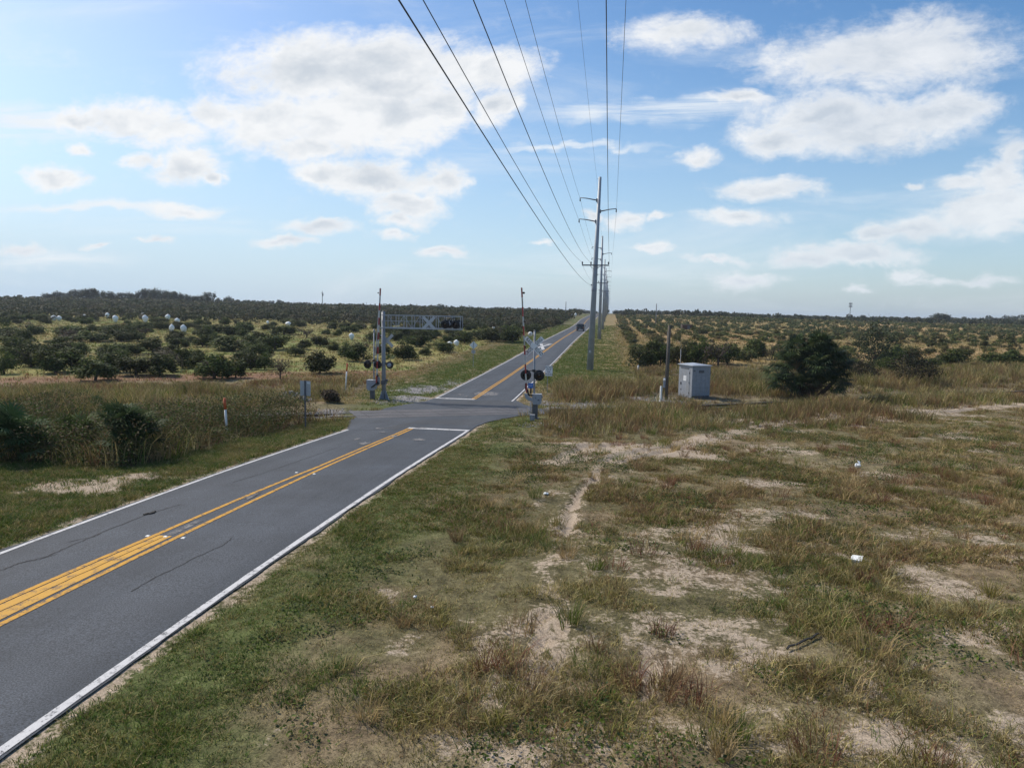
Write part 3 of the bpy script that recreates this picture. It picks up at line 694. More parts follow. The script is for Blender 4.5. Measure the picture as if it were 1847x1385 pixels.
    xb, yb = at(957, 762); r2 = empty('cable_box', (xb, yb+.9, gz1(xb, yb+.9)), 'small grey cable box on white stones at the foot of the near crossing gate', 'junction box')
    b = MB(); b.box((0, 0, .19), (.27, .25, .36)); b.box((0, 0, .385), (.30, .28, .03)); b.build('box_body', M['galv'], r2)
    b = MB(); b.box((.0, -.13, .2), (.19, .012, .26)); b.build('cover_plate', M['greypaint'], r2)
near_gate()
def far_signals():
    x0, y0 = at(692.5, 719); z0 = gz1(x0, y0); k = 1/ppm(x0, y0)
    root = empty('cantilever_signal', (x0, y0, z0), 'grey cantilever signal mast with a lattice arm of flashers reaching over the far lane', 'cantilever signal')
    def q(px, py, dy=0.0): return ((px-692.5)*k, dy, (719-py)*k)
    b = MB(); b.cyl((0, 0, 0), q(691.5, 562), .165, .135, 22); b.cyl(q(691.5, 562), q(691.5, 560.5), .14, .06, 22); mast = b.build('mast', M['galv'], root)
    b = MB(); b.cyl((0, 0, -.1), (0, 0, .05), .42, .42, 20)
    for i in range(8):
        a = 2*math.pi*i/8; c, s = math.cos(a), math.sin(a)
        b.prism([(c*.15, s*.15, .05), (c*.38, s*.38, .05), (c*.15, s*.15, .75)], (-s*.025, c*.025, 0))
    b.build('base_flange', M['greypaint'], root)
    zb, zt, xe = q(0, 590)[2], q(0, 567.5)[2], q(834, 0)[0]; D = .36
    b = MB()
    for y in (-D, D):
        b.bar((-.15, y, zb), (xe, y, zb), .07, .09); b.bar((.25, y, zt), (xe, y, zt), .06, .06)
        b.bar((-.25, y, (zb+zt)/2+.05), (2.9, y, (zb+zt)/2+.05), .025, .025)
        xs = np.linspace(.45, xe, 10)
        for i, x in enumerate(xs):
            b.bar((x, y, zb), (x, y, zt), .04, .04)
            if i and y < 0: b.bar((xs[i-1], y, zt if i % 2 else zb), (x, y, zb if i % 2 else zt), .028, .028)
    for x in np.linspace(.45, xe, 10): b.bar((x, -D, zt), (x, D, zt), .035, .035); b.bar((x, -D, zb), (x, D, zb), .035, .035)
    b.bar((0, -D, zb), (0, D, zb), .09, .09); b.bar((0, -D, zt), (0, D, zt), .07, .07); b.bar((-.02, -D, zt), (.45, -D, zt), .05, .05)
    tr = b.build('lattice_arm', M['lattice'], root)
    b = MB()
    for y in np.linspace(-D+.06, D-.06, 7): b.box(((xe+.4)/2, y, zb+.055), (xe-.4, .03, .025))
    b.build('walkway_grating', M['galv'], tr)
    crossbuck(root, q(777.5, 0)[0], -D-.06, q(0, 579.5)[2], 29*k, 5.2*k, False)
    for px in (807.5, 826): c = q(px, 581); flasher(root, c[0], -D-.2, c[2], .33)
    c = q(817, 571); b = MB(); b.cyl((q(805, 0)[0], -D-.1, c[2]), (q(829, 0)[0], -D-.1, c[2]), .03); b.build('light_bracket', M['black'], root)
    for px in (808, 826): c = q(px, 581); flasher(root, c[0], D+.2, c[2], .33, 1)
    crossbuck(root, q(696.5, 0)[0], .24, q(0, 613)[2], 30*k, 5.4*k, False)
    c = q(703, 656.5); flasher(root, c[0], .05, c[2], .29, 1)
    b = MB(); b.cyl((.1, .05, c[2]+.12), (c[0], .05, c[2]+.12), .03); b.box((.17, 0, c[2]+.12), (.1, .2, .12)); b.box((.22, 0, q(0, 684)[2]), (.16, .14, .14)); b.box((0, 0, q(0, 688)[2]), (.34, .36, .3)); b.build('mast_bracket', M['darkgrey'], root)
    # the gate beside it
    x1 = x0+(675-692.5)*k; y1 = y0-.15; z1 = gz1(x1, y1)
    g = empty('crossing_gate', (x1, y1, z1), 'far crossing gate with raised red and white arm, beside the cantilever signal mast', 'crossing gate')
    def r(px, py, dy=0.0): return ((px-675)*k, dy, (719-py)*k)
    b = MB(); b.cyl((0, 0, -.1), r(675.5, 593), .055, .052, 14); b.box(r(676, 597), (.13, .12, .2)); b.build('mast', M['galv'], g)
    b = MB(); b.box((-.12, 0, .32), (.30, .30, .9)); b.build('pedestal', M['darkgrey'], g)
    c = r(671, 692); b = MB(); b.box((c[0], 0, c[2]), (.66, .5, .64)); b.box((c[0], 0, c[2]+.335), (.7, .54, .03)); b.prism([(c[0]-.33, -.25, c[2]-.32), (c[0]+.33, -.25, c[2]-.32), (c[0]+.2, -.25, c[2]-.45), (c[0]-.2, -.25, c[2]-.45)], (0, .5, 0)); b.build('gate_mechanism', M['greypaint'], g)
    b = MB(); b.bar(r(673, 697, -.33), r(686, 687, -.33), .1, .09); b.cyl(r(684, 689, -.4), r(684, 689, -.28), .12, .12, 16); b.box(r(683.5, 675, -.3), (.18, .12, .2)); b.build('arm_bracket', M['black'], g)
    b = MB(); b.prism([r(676, 690, -.28), r(684, 676, -.28), r(688, 679, -.28), r(688, 691, -.28), r(680, 697, -.28)], (0, .1, 0)); b.build('counterweight', M['greypaint'], g)
    arm = striped_arm(g, r(683, 688, -.36), r(690.3, 521, -.36), .19, .06, 13, True)
    b = MB(); b.bar(r(680.5, 640, -.3), r(687.6, 548, -.3), .05, .05); b.build('arm_channel', M['alu'], arm)
    c = r(688, 529, -.36); b = MB(); b.lathe((c[0]-.02, c[1], c[2]), (-1, -.3, 0), [(0, .04), (.06, .05), (.1, .03)], 12); b.build('arm_light', M['redlens'], arm)
    b = MB(); b.cyl(r(665, 649), r(684, 649), .03); b.box(r(675, 649), (.16, .16, .12)); b.build('light_bracket', M['black'], g)
    for px in (664.5, 683.5): c = r(px, 656); flasher(g, c[0], -.14, c[2], .315)
far_signals()

# ------------------------------------------------------------------ signs, posts, cabinet
def sign_back():
    x, y = at(551, 771); k = 1/ppm(x, y); r = empty('road_sign', (x, y, gz1(x, y)), 'grey back of a rectangular road sign on a post left of the road', 'road sign', None, R_(-4))
    b = MB(); b.bar((0, 0, -.2), (0, 0, 86*k), .07, .05); b.build('post', M['darkgrey'], r)
    b = MB(); b.box((0, .04, 72*k), (20.5*k, .006, 27*k)); p = b.build('sign_plate', M['alu'], r)
    b = MB(); b.box((6.3*k, .034, 82*k), (6.5*k, .004, 3*k)); b.build('sticker', M['signwhite'], p)
sign_back()
def diamond():
    x, y = at(853.5, 661); k = 1/ppm(x, y); r = empty('warning_sign', (x, y, gz1(x, y)), 'diamond road sign seen from behind on the far left verge', 'road sign')
    b = MB(); b.bar((0, 0, -.2), (0, 0, 46*k), .07, .05); b.build('post', M['galv'], r)
    b = MB(); z = 39*k; s = 7.4*k; b.prism([(-s, .04, z), (0, .04, z-s), (s, .04, z), (0, .04, z+s)], (0, .008, 0)); b.build('sign_plate', M['signwhite'], r)
    b = MB(); b.box((0, .045, 27.5*k), (7*k, .008, 6*k)); b.build('lower_plate', M['alu'], r)
    b = MB(); b.bar((0, .03, z-s), (0, .03, z+s*.8), .05, .02); b.build('brace', M['darkgrey'], r)
diamond()
def notice():
    x, y = at(986.5, 712); k = 1/ppm(x, y); r = empty('notice_sign', (x, y, gz1(x, y)), 'small white do not stop on tracks sign on a thin post behind the near gate', 'road sign', None, R_(-7))
    b = MB(); b.bar((0, .03, -.2), (.02, .03, 48*k), .045, .04); b.build('post', M['galv'], r)
    c = (2.5*k, 0, 42*k); b = MB(); b.box(c, (13.5*k, .006, 18*k)); p = b.build('sign_plate', M['signwhite'], r)
    for i, t in enumerate(('DO NOT', 'STOP', 'ON', 'TRACKS')):
        T = M4(FACE, (c[0], -.005, c[2]+(6.3-4.2*i)*k)) @ Matrix.Scale(.82, 4, (1, 0, 0)); text_mesh('lettering', t, 4.6*k, M['ink'], p, T, .001)
notice()
def marker(px, py, ptx, pty, frac, label):
    x, y = at(px, py); k = 1/ppm(x, y); r = empty('marker_post', (x, y, gz1(x, y)), label, 'marker post')
    h = (py-pty)*k; dx = (ptx-px)*k
    b = MB(); b.cyl((0, 0, -.2), (dx*(1-frac), 0, h*(1-frac)), .052, .052, 14); b.build('post_tube', M['white'], r)
    b = MB(); b.cyl((dx*(1-frac), 0, h*(1-frac)), (dx, 0, h), .06, .06, 14); b.cyl((dx, 0, h), (dx, 0, h+.03), .06, .03, 14); b.build('top_cap', M['orange'], r)
marker(410, 788, 406.5, 718, .28, 'white utility marker post with orange top standing in weeds left of the road')
marker(622.5, 706, 627, 653, .27, 'white and orange utility marker post leaning beside the far gate')
def simple_post(px, py, h, w, mat, name, label, cat):
    x, y = at(px, py); b = MB(); b.box((0, 0, h/2-.1), (w, w, h+.2), .3); b.prism([(-w/2, -w/2, h), (w/2, -w/2, h), (0, -w/2, h+.03)], (0, w, 0))
    o = b.build(name, mat); o.location = (x, y, gz1(x, y)); tag(o, label, cat)
simple_post(460, 756, .72, .15, M['woodgrey'], 'wooden_post', 'short grey wooden post beside the left rails', 'post')
simple_post(1191.5, 725, 1.2, .14, M['white'], 'marker_post', 'short pale post in front of the wooden pole by the cabinet', 'marker post')
simple_post(1151, 668, .55, .16, M['white'], 'marker_post', 'tiny white stub post in the grass before the first right-hand shrubs', 'marker post')
def cabinet():
    x, y = at(1247, 718); k = 1/ppm(x, y); r = empty('signal_cabinet', (x, y, gz1(x, y)-.02), 'grey steel signal cabinet hut with white notice on its door', 'signal hut', None, R_(27))
    a, bb, h = 2.0, 1.72, 2.62
    b = MB(); b.box((bb/2, a/2, .03), (bb+.06, a+.06, .10)); b.build('base', M['darkgrey'], r)
    b = MB(); b.box((bb/2, a/2, .08+h/2), (bb, a, h)); w = b.build('wall', M['galv'], r)
    b = MB()
    for t in np.linspace(.0, bb, 5): b.box((t, -.006, .08+h/2), (.03, .012, h-.04))
    for z in (.2, h-.05): b.box((bb/2, -.006, z), (bb, .012, .05))
    b.build('wall_seam', M['galv'], w)
    b = MB(); o = .1; z = .08+h
    b.add([(-o, -o, z), (bb+o, -o, z), (bb+o, a+o, z), (-o, a+o, z), (-o, -o, z+.06), (bb+o, -o, z+.06), (bb+o, a+o, z+.06), (-o, a+o, z+.06), (bb/2, a*.35, z+.2), (bb/2, a*.65, z+.2)],
          [(3,2,1,0),(0,1,5,4),(1,2,6,5),(2,3,7,6),(3,0,4,7),(4,5,8),(5,6,9,8),(6,7,9),(7,4,8,9)]); b.build('roof', M['alu'], r)
    b = MB(); b.box((-.012, a*.55, 1.28), (.024, a*.72, 2.2)); d = b.build('door', M['galv'], r)
    b = MB(); b.box((-.05, a*.80, 1.15), (.05, .04, .2)); b.box((-.04, a*.78, .62), (.03, .05, .12)); b.build('handle', M['black'], d)
    b = MB(); b.box((-.028, a*.52, 1.62), (.008, .42, .42)); nt_ = b.build('notice', M['signwhite'], d)
    b = MB()
    for i in range(4): b.box((-.034, a*.52, 1.75-.08*i), (.004, .32-.05*(i % 2), .018))
    b.build('notice_print', M['greypaint'], nt_)
    for zz in (.45, 1.3, 2.1):
        b = MB(); b.cyl((-.03, a*.205, zz-.07), (-.03, a*.205, zz+.07), .022, .022, 8); b.build('hinge', M['darkgrey'], d)
    b = MB(); b.box((bb*.5, -.02, 2.25), (.5, .03, .22)); lv = b.build('louvre', M['darkgrey'], w)
    b = MB(); b.tube([(bb+.03, .3, .1), (bb+.03, .3, 1.2), (bb+.03, .34, 1.25)], .03, 8); b.build('conduit', M['darkgrey'], w)
    b = MB(); b.box((bb/2, -.009, .17), (bb-.02, .006, .12)); b.build('rust_streak', M['rust'], w)
    b = MB(); b.box((-.02, a*.55, 2.47), (.03, a*.6, .1)); b.build('vent', M['darkgrey'], w)
    b = MB(); b.cyl((.15, -.02, h-.3), (.15, -.12, h-.3), .05); b.build('fitting', M['darkgrey'], w)
    xa, ya = at(1231.5, 712); ka = 1/ppm(xa, ya); g = MB(); g.cyl((0, 0, -.2), (0, 0, 80*ka), .035, .022, 10); g.cyl((0, 0, 80*ka), (0, 0, 80*ka+.5), .01, .006, 8); o = g.build('antenna_mast', M['galv']); o.location = (xa-.1, ya+2.2, gz1(xa, ya+2.2)); tag(o, 'thin pale antenna mast standing just behind the grey cabinet', 'antenna')
cabinet()
def wood_pole():
    x, y = at(1201.5, 720); k = 1/ppm(x, y); h = 134*k; r = empty('wooden_pole', (x, y, gz1(x, y)), 'dark weathered wooden service pole with an electric meter, left of the grey cabinet', 'pole')
    b = MB(); b.cyl((0, 0, -.3), (.02, 0, h), .135, .115, 14); b.cyl((.02, 0, h), (.03, 0, h+.04), .115, .04, 14); b.build('pole', M['wood'], r)
    b = MB(); b.box((-.2, -.06, 35*k), (.2, .16, .5)); b.box((-.2, -.06, 26*k), (.17, .14, .32)); m = b.build('meter_box', M['galv'], r)
    b = MB(); b.lathe((-.2, -.15, 37*k), (0, -1, 0), [(0, .09), (.07, .088), (.11, .06), (.12, .01)], 16); b.build('meter_dial', M['white'], m)
    b = MB(); b.tube([(-.15, -.05, 40*k), (-.14, -.1, 60*k), (-.11, -.1, h-.5)], .02, 8); b.build('conduit', M['darkgrey'], r)
wood_pole()
def rocks(name, cx, cy, rx, ry, n, s0, s1, h, mat, label, cat, seed):
    rr = random.Random(seed); b = MB()
    for i in range(n):
        a = rr.uniform(0, 6.28); d = math.sqrt(rr.random()); x = rx*d*math.cos(a); y = ry*d*math.sin(a); s = rr.uniform(s0, s1)
        z = h*(1-d*d)*rr.uniform(.3, 1)+gz1(cx+x, cy+y)-gz1(cx, cy)
        b_ = []; m = Matrix.Rotation(rr.uniform(0, 6), 3, Vector((rr.random(), rr.random(), rr.random()+.01)))
        for t in ((1,1,1),(1,-1,-1),(-1,1,-1),(-1,-1,1),(1.2,0,0),(-1.2,0,0),(0,1.1,0),(0,-1.1,0)): b_.append(m @ Vector(t)*s*rr.uniform(.6, 1.1)+Vector((x, y, z)))
        b.add(b_, [(0,4,6),(0,2,6)[::-1],(0,3,7),(0,4,7)[::-1],(1,4,6)[::-1],(1,2,6),(1,4,7),(1,5,7)[::-1],(2,5,6)[::-1],(3,5,7)[::-1],(0,3,5),(0,2,5)[::-1]])
    o = b.build(name, mat); o.location = (cx, cy, gz1(cx, cy)); tag(o, label, cat); return o
x, y = at(522, 724); rocks('rubble_pile', x, y, 1.7, 1.1, 170, .05, .13, .75, M['stone'], 'heap of grey rubble beyond the rails behind the grey sign back', 'rubble', 3)
def ballast(name, lst, s, seed):           # loose stones nobody could count
    rr = np.random.default_rng(seed); pts = []
    for (cx, cy, rx, ry, w) in lst:
        n = int(min(900, 60*rx*ry*w)); a = rr.uniform(0, 6.28, n); d = np.sqrt(rr.uniform(0, 1, n)); pts.append(np.stack([cx+rx*d*np.cos(a), cy+ry*d*np.sin(a)], 1))
    s_ = np.concatenate([rr.uniform(-17, -6, 1000), rr.uniform(7, 14, 700)]); n_ = rr.uniform(-2.0, 2.0, len(s_)); pts.append(RC+s_[:, None]*RU+n_[:, None]*RN)
    p = np.concatenate(pts); ok = (np.abs(p[:, 0]-XC) > 4.2) & ((np.abs(p[:, 0]-XC) > 6.0) | (np.abs(rail_sn(p[:, 0], p[:, 1])[1]) > 3)); p = p[ok]; n = len(p)
    base = np.array([[1,0,0],[-.5,.87,0],[-.5,-.87,0],[0,0,.9],[0,0,-.6]]); q = base[None]*rr.uniform(.5, 1.3, (n, 5, 1))*rr.uniform(s*.5, s*1.4, (n, 1, 1))
    an = rr.uniform(0, 6.28, n); c, sn = np.cos(an), np.sin(an); X = q[:, :, 0]*c[:, None]-q[:, :, 1]*sn[:, None]; Y = q[:, :, 0]*sn[:, None]+q[:, :, 1]*c[:, None]
    V = np.stack([X+p[:, 0:1], Y+p[:, 1:2], q[:, :, 2]+gz(p[:, 0], p[:, 1])[:, None]+.01], 2).reshape(-1, 3)
    f = np.array([[0,1,3],[1,2,3],[2,0,3],[1,0,4],[2,1,4],[0,2,4]]); F = (f[None]+np.arange(n)[:, None, None]*5).reshape(-1, 3)
    tag(link(name, np_mesh(name, V, F, M['stone'])), 'loose grey ballast stones along the rails and around the signals', 'stones', kind='stuff')
ballast('ballast_stones', GRAVW, .06, 5)
# ------------------------------------------------------------------ utility poles and wires
POLES = [82.0+71.3*i for i in range(13)]
def pole_x(y): return -2.26-.0018*(y-82)
def pole_mesh(root, detailed, lean):
    H = 22.2; n = 20 if detailed else 10
    def cx(z): return lean*z/H
    b = MB(); b.cyl((0, 0, -.4), (cx(H), 0, H), .40, .17, n); b.cyl((cx(H), 0, H), (cx(H), 0, H+.04), .17, .06, n); b.build('shaft', M['pole'], root)
    if detailed:
        b = MB()
        b.lathe((cx(9.2), 0, 9.2), (0, 0, 1), [(0, .31), (.02, .318), (.5, .31), (.52, .30)], n); b.build('slip_joint', M['galv'], root)
        b = MB(); b.box((-.05, -.405, 2.2), (.22, .02, .3)); b.build('pole_tag', M['alu'], root)
    for sgn, z, L in ((-1, 19.6, 1.95), (1, 18.35, 1.85), (-1, 17.2, 1.95)):
        b = MB(); x0 = cx(z); rise = .3
        b.tube([(x0+sgn*.2, 0, z), (x0+sgn*.2+sgn*L*.6, 0, z+rise*.75), (x0+sgn*.2+sgn*L, 0, z+rise)], [.075, .055, .045], 8); b.box((x0+sgn*.24, 0, z), (.14, .2, .4)); a = b.build('line_arm', M['arm'], root)
        b = MB(); xx = x0+sgn*(.2+L); b.lathe((xx, 0, z+rise-.05), (0, 0, -1), [(0, .03), (.02, .07), (.1, .05), (.13, .08), (.22, .06), (.25, .09), (.34, .05), (.4, .02)], 10); b.build('insulator', M['darkgrey'], a)
    z = 12.2; b = MB(); x0 = cx(z); b.bar((x0-1.55, -.32, z), (x0+1.55, -.32, z), .12, .14); b.bar((x0-.7, -.3, z), (x0, -.25, z-.6), .04, .04); b.bar((x0+.7, -.3, z), (x0, -.25, z-.6), .04, .04); a = b.build('crossarm', M['arm'], root)
    for dx in (-1.5, -.5, 1.5):
        b = MB(); b.lathe((x0+dx, -.32, z+.07), (0, 0, 1), [(0, .03), (.05, .035), (.08, .09), (.16, .07), (.2, .1), (.3, .06), (.36, .03)], 10); b.build('insulator', M['darkgrey'], a)
    b = MB(); b.box((cx(10)-.3, 0, 9.95), (.2, .14, .14)); b.cyl((cx(H), 0, H-.3), (cx(H)-.3, 0, H-.15), .025, .02, 8); b.build('cable_clamp', M['arm'], root)
for i, y in enumerate(POLES):
    x = pole_x(y); lab = ['nearest tall grey steel utility pole, leaning slightly right', 'second tall grey utility pole up the verge, behind the nearest', 'third grey utility pole in the line beside the road'][i] if i < 3 else 'distant grey utility pole in the line receding along the road'
    r = empty('utility_pole', (x, y, gz1(x, y)), lab, 'utility pole', 'utility poles along the road')
    pole_mesh(r, i < 3, .5 if i == 0 else .03*(i % 3-1))
def wires():
    # name, offset from the pole base x, height on the pole, sag, x at the pole behind the viewer
    specs = [('low communication cable slung under the crossarms', -.22, 9.95, 1.0, -2.45), ('power wire on the left end of the crossarms', -1.36, 12.6, 1.3, -3.6), ('power wire on the inner left crossarm insulators', -.36, 12.6, 1.55, -2.57),
             ('power line on the lower left arms of the poles', -1.68, 17.1, .61, -3.95), ('power line on the upper left arms of the poles', -1.62, 19.5, .9, -3.85), ('thin static wire along the pole tops', .12, 22.05, .66, -2.1),
             ('power wire on the right end of the crossarms', 1.86, 12.6, 1.2, -.22), ('power line on the right-hand arms of the poles', 2.48, 18.25, .8, .12)]
    for wi, (lab, dx, h, sag, xb) in enumerate(specs):
        ats = [(xb, -18.0, float(P(-18.0))+h+.15)]
        for i, y in enumerate(POLES): ats.append((pole_x(y)+(dx if i == 0 else dx-.25*(h/22)), y-(.32 if h == 12.6 else 0), gz1(pole_x(y), y)+h))
        b = MB(); pts = []
        for (a, c) in zip(ats[:-1], ats[1:]):
            n = 26 if a[1] < 100 else 8; sg = sag*((c[1]-a[1])/98)**2
            for k in range(n): t = k/n; pts.append((a[0]+(c[0]-a[0])*t, a[1]+(c[1]-a[1])*t, a[2]+(c[2]-a[2])*t-4*sg*t*(1-t)))
        pts.append(ats[-1]); b.tube(pts, .008 if wi == 5 else .0115, 5); tag(b.build('power_line', M['wire']), lab, 'power line', 'wires on the utility poles')
wires()
def far_pole(px, py_base, Y, h, name, label, cat, kind=0, group=None):
    d = pray(px, py_base); x = d[0]/d[1]*Y; b = MB()
    z0 = gz1(x, Y); b.cyl((0, 0, -.3), (0, 0, h), .16+.0002*Y, .1+.0002*Y, 8)
    if kind == 1: b.box((0, 0, h-1.2), (1.6, .2, .2)); b.cyl((.5, 0, h-3), (.5, 0, h-1.6), .3, .3, 8)
    if kind == 2:
        for z in (h-1, h-3.2):
            b.bar((-1.1, -.6, z), (1.1, -.6, z), .12, .12); b.bar((-1.1, -.6, z), (0, 1.2, z), .12, .12); b.bar((1.1, -.6, z), (0, 1.2, z), .12, .12)
            for k in range(6): a = k*1.047; b.box((1.15*math.cos(a), 1.15*math.sin(a), z), (.3, .3, 1.6))
        b.cyl((0, 0, h), (0, 0, h+2), .06, .03, 6)
    o = b.build(name, M['arm']); o.location = (x, Y, z0); tag(o, label, cat, group); return o
far_pole(581.5, 553, 420, 11.2, 'utility_pole', 'far wooden pole with a transformer above the left treeline', 'utility pole', 1)
far_pole(1020.5, 558, 380, 8.0, 'utility_pole', 'lone thin pole left of the road on the skyline', 'utility pole')
far_pole(1182.5, 590, 255, 8.4, 'utility_pole', 'bare thin pole among the shrubs right of the pole line', 'utility pole')
far_pole(1532.5, 575, 640, 15.5, 'cell_tower', 'slim cell tower with antenna rings on the right horizon', 'tower', 2)
for px in (615, 661, 712, 725, 740, 753, 779, 832, 866):
    far_pole(px, 556, 1150+rnd.uniform(-60, 60), 9.5+rnd.uniform(-1.5, 2), 'utility_pole', 'tiny faint pole on the far horizon over the left grove', 'utility pole', 0, 'faint poles on the far horizon')
def pump_shed():
    Y = 225.0; d = pray(1238, 592); x = d[0]/d[1]*Y; r = empty('pump_shed', (x, Y, gz1(x, Y)), 'small dark brown box shed among the shrubs on the right', 'shed', None, R_(10))
    b = MB(); b.box((0, 0, .85), (3.0, 2.2, 1.7)); b.build('wall', M['rust'], r)
    b = MB(); b.box((0, 0, 1.76), (3.3, 2.5, .12)); b.build('roof', M['wood'], r)
    b = MB(); b.box((-1.7, -.6, .95), (.16, .16, 1.9)); b.build('post', M['woodgrey'], r)
    b = MB(); b.box((.4, -1.11, .75), (.8, .04, 1.4)); b.build('door', M['darkgrey'], r)
pump_shed()

# ------------------------------------------------------------------ pickup truck
def truck():
    X, Y = XC+1.62, 205.0; r = empty('pickup_truck', (X, Y, float(P(Y))), 'black pickup truck driving away in the right-hand lane', 'pickup truck')
    W, L = 2.15, 5.9
    b = MB()
    b.prism([(-W/2, -L/2, .55), (-W/2, L/2, .55), (-W/2, L/2, 1.05), (-W/2, L/2-.2, 1.18), (-W/2, .9, 1.25), (-W/2, -L/2, 1.25)], (W, 0, 0))
    b.prism([(-W/2+.1, -.75, 1.25), (-W/2+.1, 1.35, 1.25), (-W/2+.1, .75, 2.0), (-W/2+.1, -.55, 2.02)], (W-.2, 0, 0)); b.build('body', M['carpaint'], r)
    b = MB(); b.prism([(-.78, -.77, 1.38), (.78, -.77, 1.38), (.66, -.62, 1.92), (-.66, -.62, 1.92)], (0, -.012, 0)); b.build('rear_window', M['glass'], r)
    b = MB(); b.box((0, -L/2-.02, .92), (W-.5, .04, .52)); tg = b.build('tailgate', M['carpaint'], r)
    b = MB(); b.box((0, -L/2-.05, .98), (.25, .03, .06)); b.build('handle', M['alu'], tg)
    b = MB(); b.box((0, -L/2-.1, .52), (W-.05, .2, .2)); b.build('bumper', M['darkgrey'], r)
    b = MB(); b.box((0, -L/2-.205, .55), (.32, .01, .15)); b.build('number_plate', M['signwhite'], r)
    for s in (-1, 1):
        b = MB(); b.box((s*(W/2-.12), -L/2-.02, .98), (.16, .05, .4)); b.build('tail_light', M['tail'], r)
        b = MB(); b.box((s*(W/2+.22), 1.05, 1.45), (.22, .1, .3)); b.bar((s*(W/2-.1), 1.05, 1.35), (s*(W/2+.2), 1.05, 1.38), .05, .05); b.build('wing_mirror', M['black'], r)
        for yy in (-1.75, 1.85):
            b = MB(); b.cyl((s*(W/2-.30), yy, .40), (s*(W/2+.01), yy, .40), .40, .40, 20); w = b.build('wheel', M['rubber'], r)
            b = MB(); b.cyl((s*(W/2-.02), yy, .40), (s*(W/2+.02), yy, .40), .24, .22, 14); b.build('rim', M['alu'], w)
truck()

# ------------------------------------------------------------------ litter and road studs
def litter():
    def crumple(n, s, seed):
        rr = random.Random(seed); b = MB(); vs = []
        for i in range(n):
            for j in range(n*2):
                th = math.pi*(i+.5)/n; ph = math.pi*j/n; k = rr.uniform(.65, 1.1)
                vs.append((s[0]*k*math.sin(th)*math.cos(ph), s[1]*k*math.sin(th)*math.sin(ph), s[2]*(.9+k*math.cos(th))))
        m = n*2; b.add(vs, [(i*m+j, i*m+(j+1) % m, (i+1)*m+(j+1) % m, (i+1)*m+j) for i in range(n-1) for j in range(m)]); return b
    def put(b, px, py, mat, name, label, cat, rz=0, dz=0.0):
        x, y = at(px, py); o = b.build(name, mat); o.location = (x, y, gz1(x, y)+dz); o.rotation_euler = (0, 0, rz); tag(o, label, cat)
    b = crumple(6, (.15, .12, .10), 4); b.prism([(.02, -.05, .15), (.12, -.02, .2), (.04, .06, .26)], (.01, .02, .03)); put(b, 1547, 840, M['cover'], 'plastic_bag', 'crumpled white plastic bag lying on the scrub at right', 'litter', .5, .04)
    b = MB(); b.box((0, 0, .05), (.24, .15, .07), Matrix.Rotation(.2, 3, 'X')); b.prism([(-.12, .07, .08), (.12, .07, .08), (.13, .15, .12), (-.1, .16, .1)], (0, .0, .006)); put(b, 1545, 1007, M['cover'], 'paper_carton', 'squashed white carton on bare sand at right', 'litter', -.4)
    put(crumple(4, (.1, .08, .05), 9), 985, 893, M['cover'], 'paper_scrap', 'white paper scrap in the grass past the tyre ruts', 'litter')
    put(crumple(4, (.05, .04, .03), 12), 749, 1076, M['cover'], 'paper_scrap', 'small pale scrap in the grass below the road edge', 'litter', 1, .03)
    put(crumple(4, (.05, .04, .03), 14), 779, 1097, M['cover'], 'paper_scrap', 'smallest pale scrap, lower right of the other roadside scrap', 'litter', 2, .03)
    def strip(p0, p1, w, h, label, seed):
        w *= .38; h *= .34; rr = random.Random(seed); a = at(*p0); c = at(*p1); b = MB(); pts = []
        for i in range(9):
            t = i/8; x = a[0]+(c[0]-a[0])*t+rr.uniform(-.02, .02); y = a[1]+(c[1]-a[1])*t+rr.uniform(-.03, .03)
            pts.append((x-a[0], y-a[1], gz1(x, y)+h/2+.05+rr.uniform(-.01, .015)-gz1(*a)))
        for u, v in zip(pts[:-1], pts[1:]): b.bar(u, v, w, h)
        o = b.build('rubber_strip', M['rubber']); o.location = (a[0], a[1], gz1(*a)); tag(o, label, 'litter')
    strip((1418, 1176), (1477, 1146), .09, .06, 'black rubber strip lying aslant on the sand', 2); strip((1552, 1178), (1636, 1167), .07, .05, 'longer black strip lying nearly level at lower right', 5)
    b = MB(); rr = random.Random(3)
    for i in range(5): b.box((i*.07-.14, rr.uniform(-.05, .05), .015), (.09, rr.uniform(.03, .08), .03), rr.uniform(-.5, .5))
    x, y = at(270, 926); o = b.build('tyre_scrap', M['rubber']); o.location = (x, y, float(P(y))+.004); o.rotation_euler = (0, 0, 1.1); tag(o, 'black scrap of tyre on the left lane beside the crack', 'litter')
    for i, (px, py, nm) in enumerate([(267, 967, 'left of the yellow lines, nearest'), (299, 968, 'between the yellow lines, nearest'), (331, 970.5, 'right of the yellow lines, nearest'), (535, 852.5, 'left of the yellow lines, farther'), (567, 855, 'right of the yellow lines, farther')]):
        x, y = at(px, py); b = MB(); b.add([(-.05, -.05, 0), (.05, -.05, 0), (.05, .05, 0), (-.05, .05, 0), (-.035, -.025, .016), (.035, -.025, .016), (.035, .025, .016), (-.035, .025, .016)], [(3,2,1,0),(4,5,6,7),(0,1,5,4),(1,2,6,5),(2,3,7,6),(3,0,4,7)])
        o = b.build('road_stud', M['white']); o.location = (x, y, float(P(y))+.006); tag(o, 'pale road stud '+nm, 'road stud', 'road studs along the centre lines')
litter()
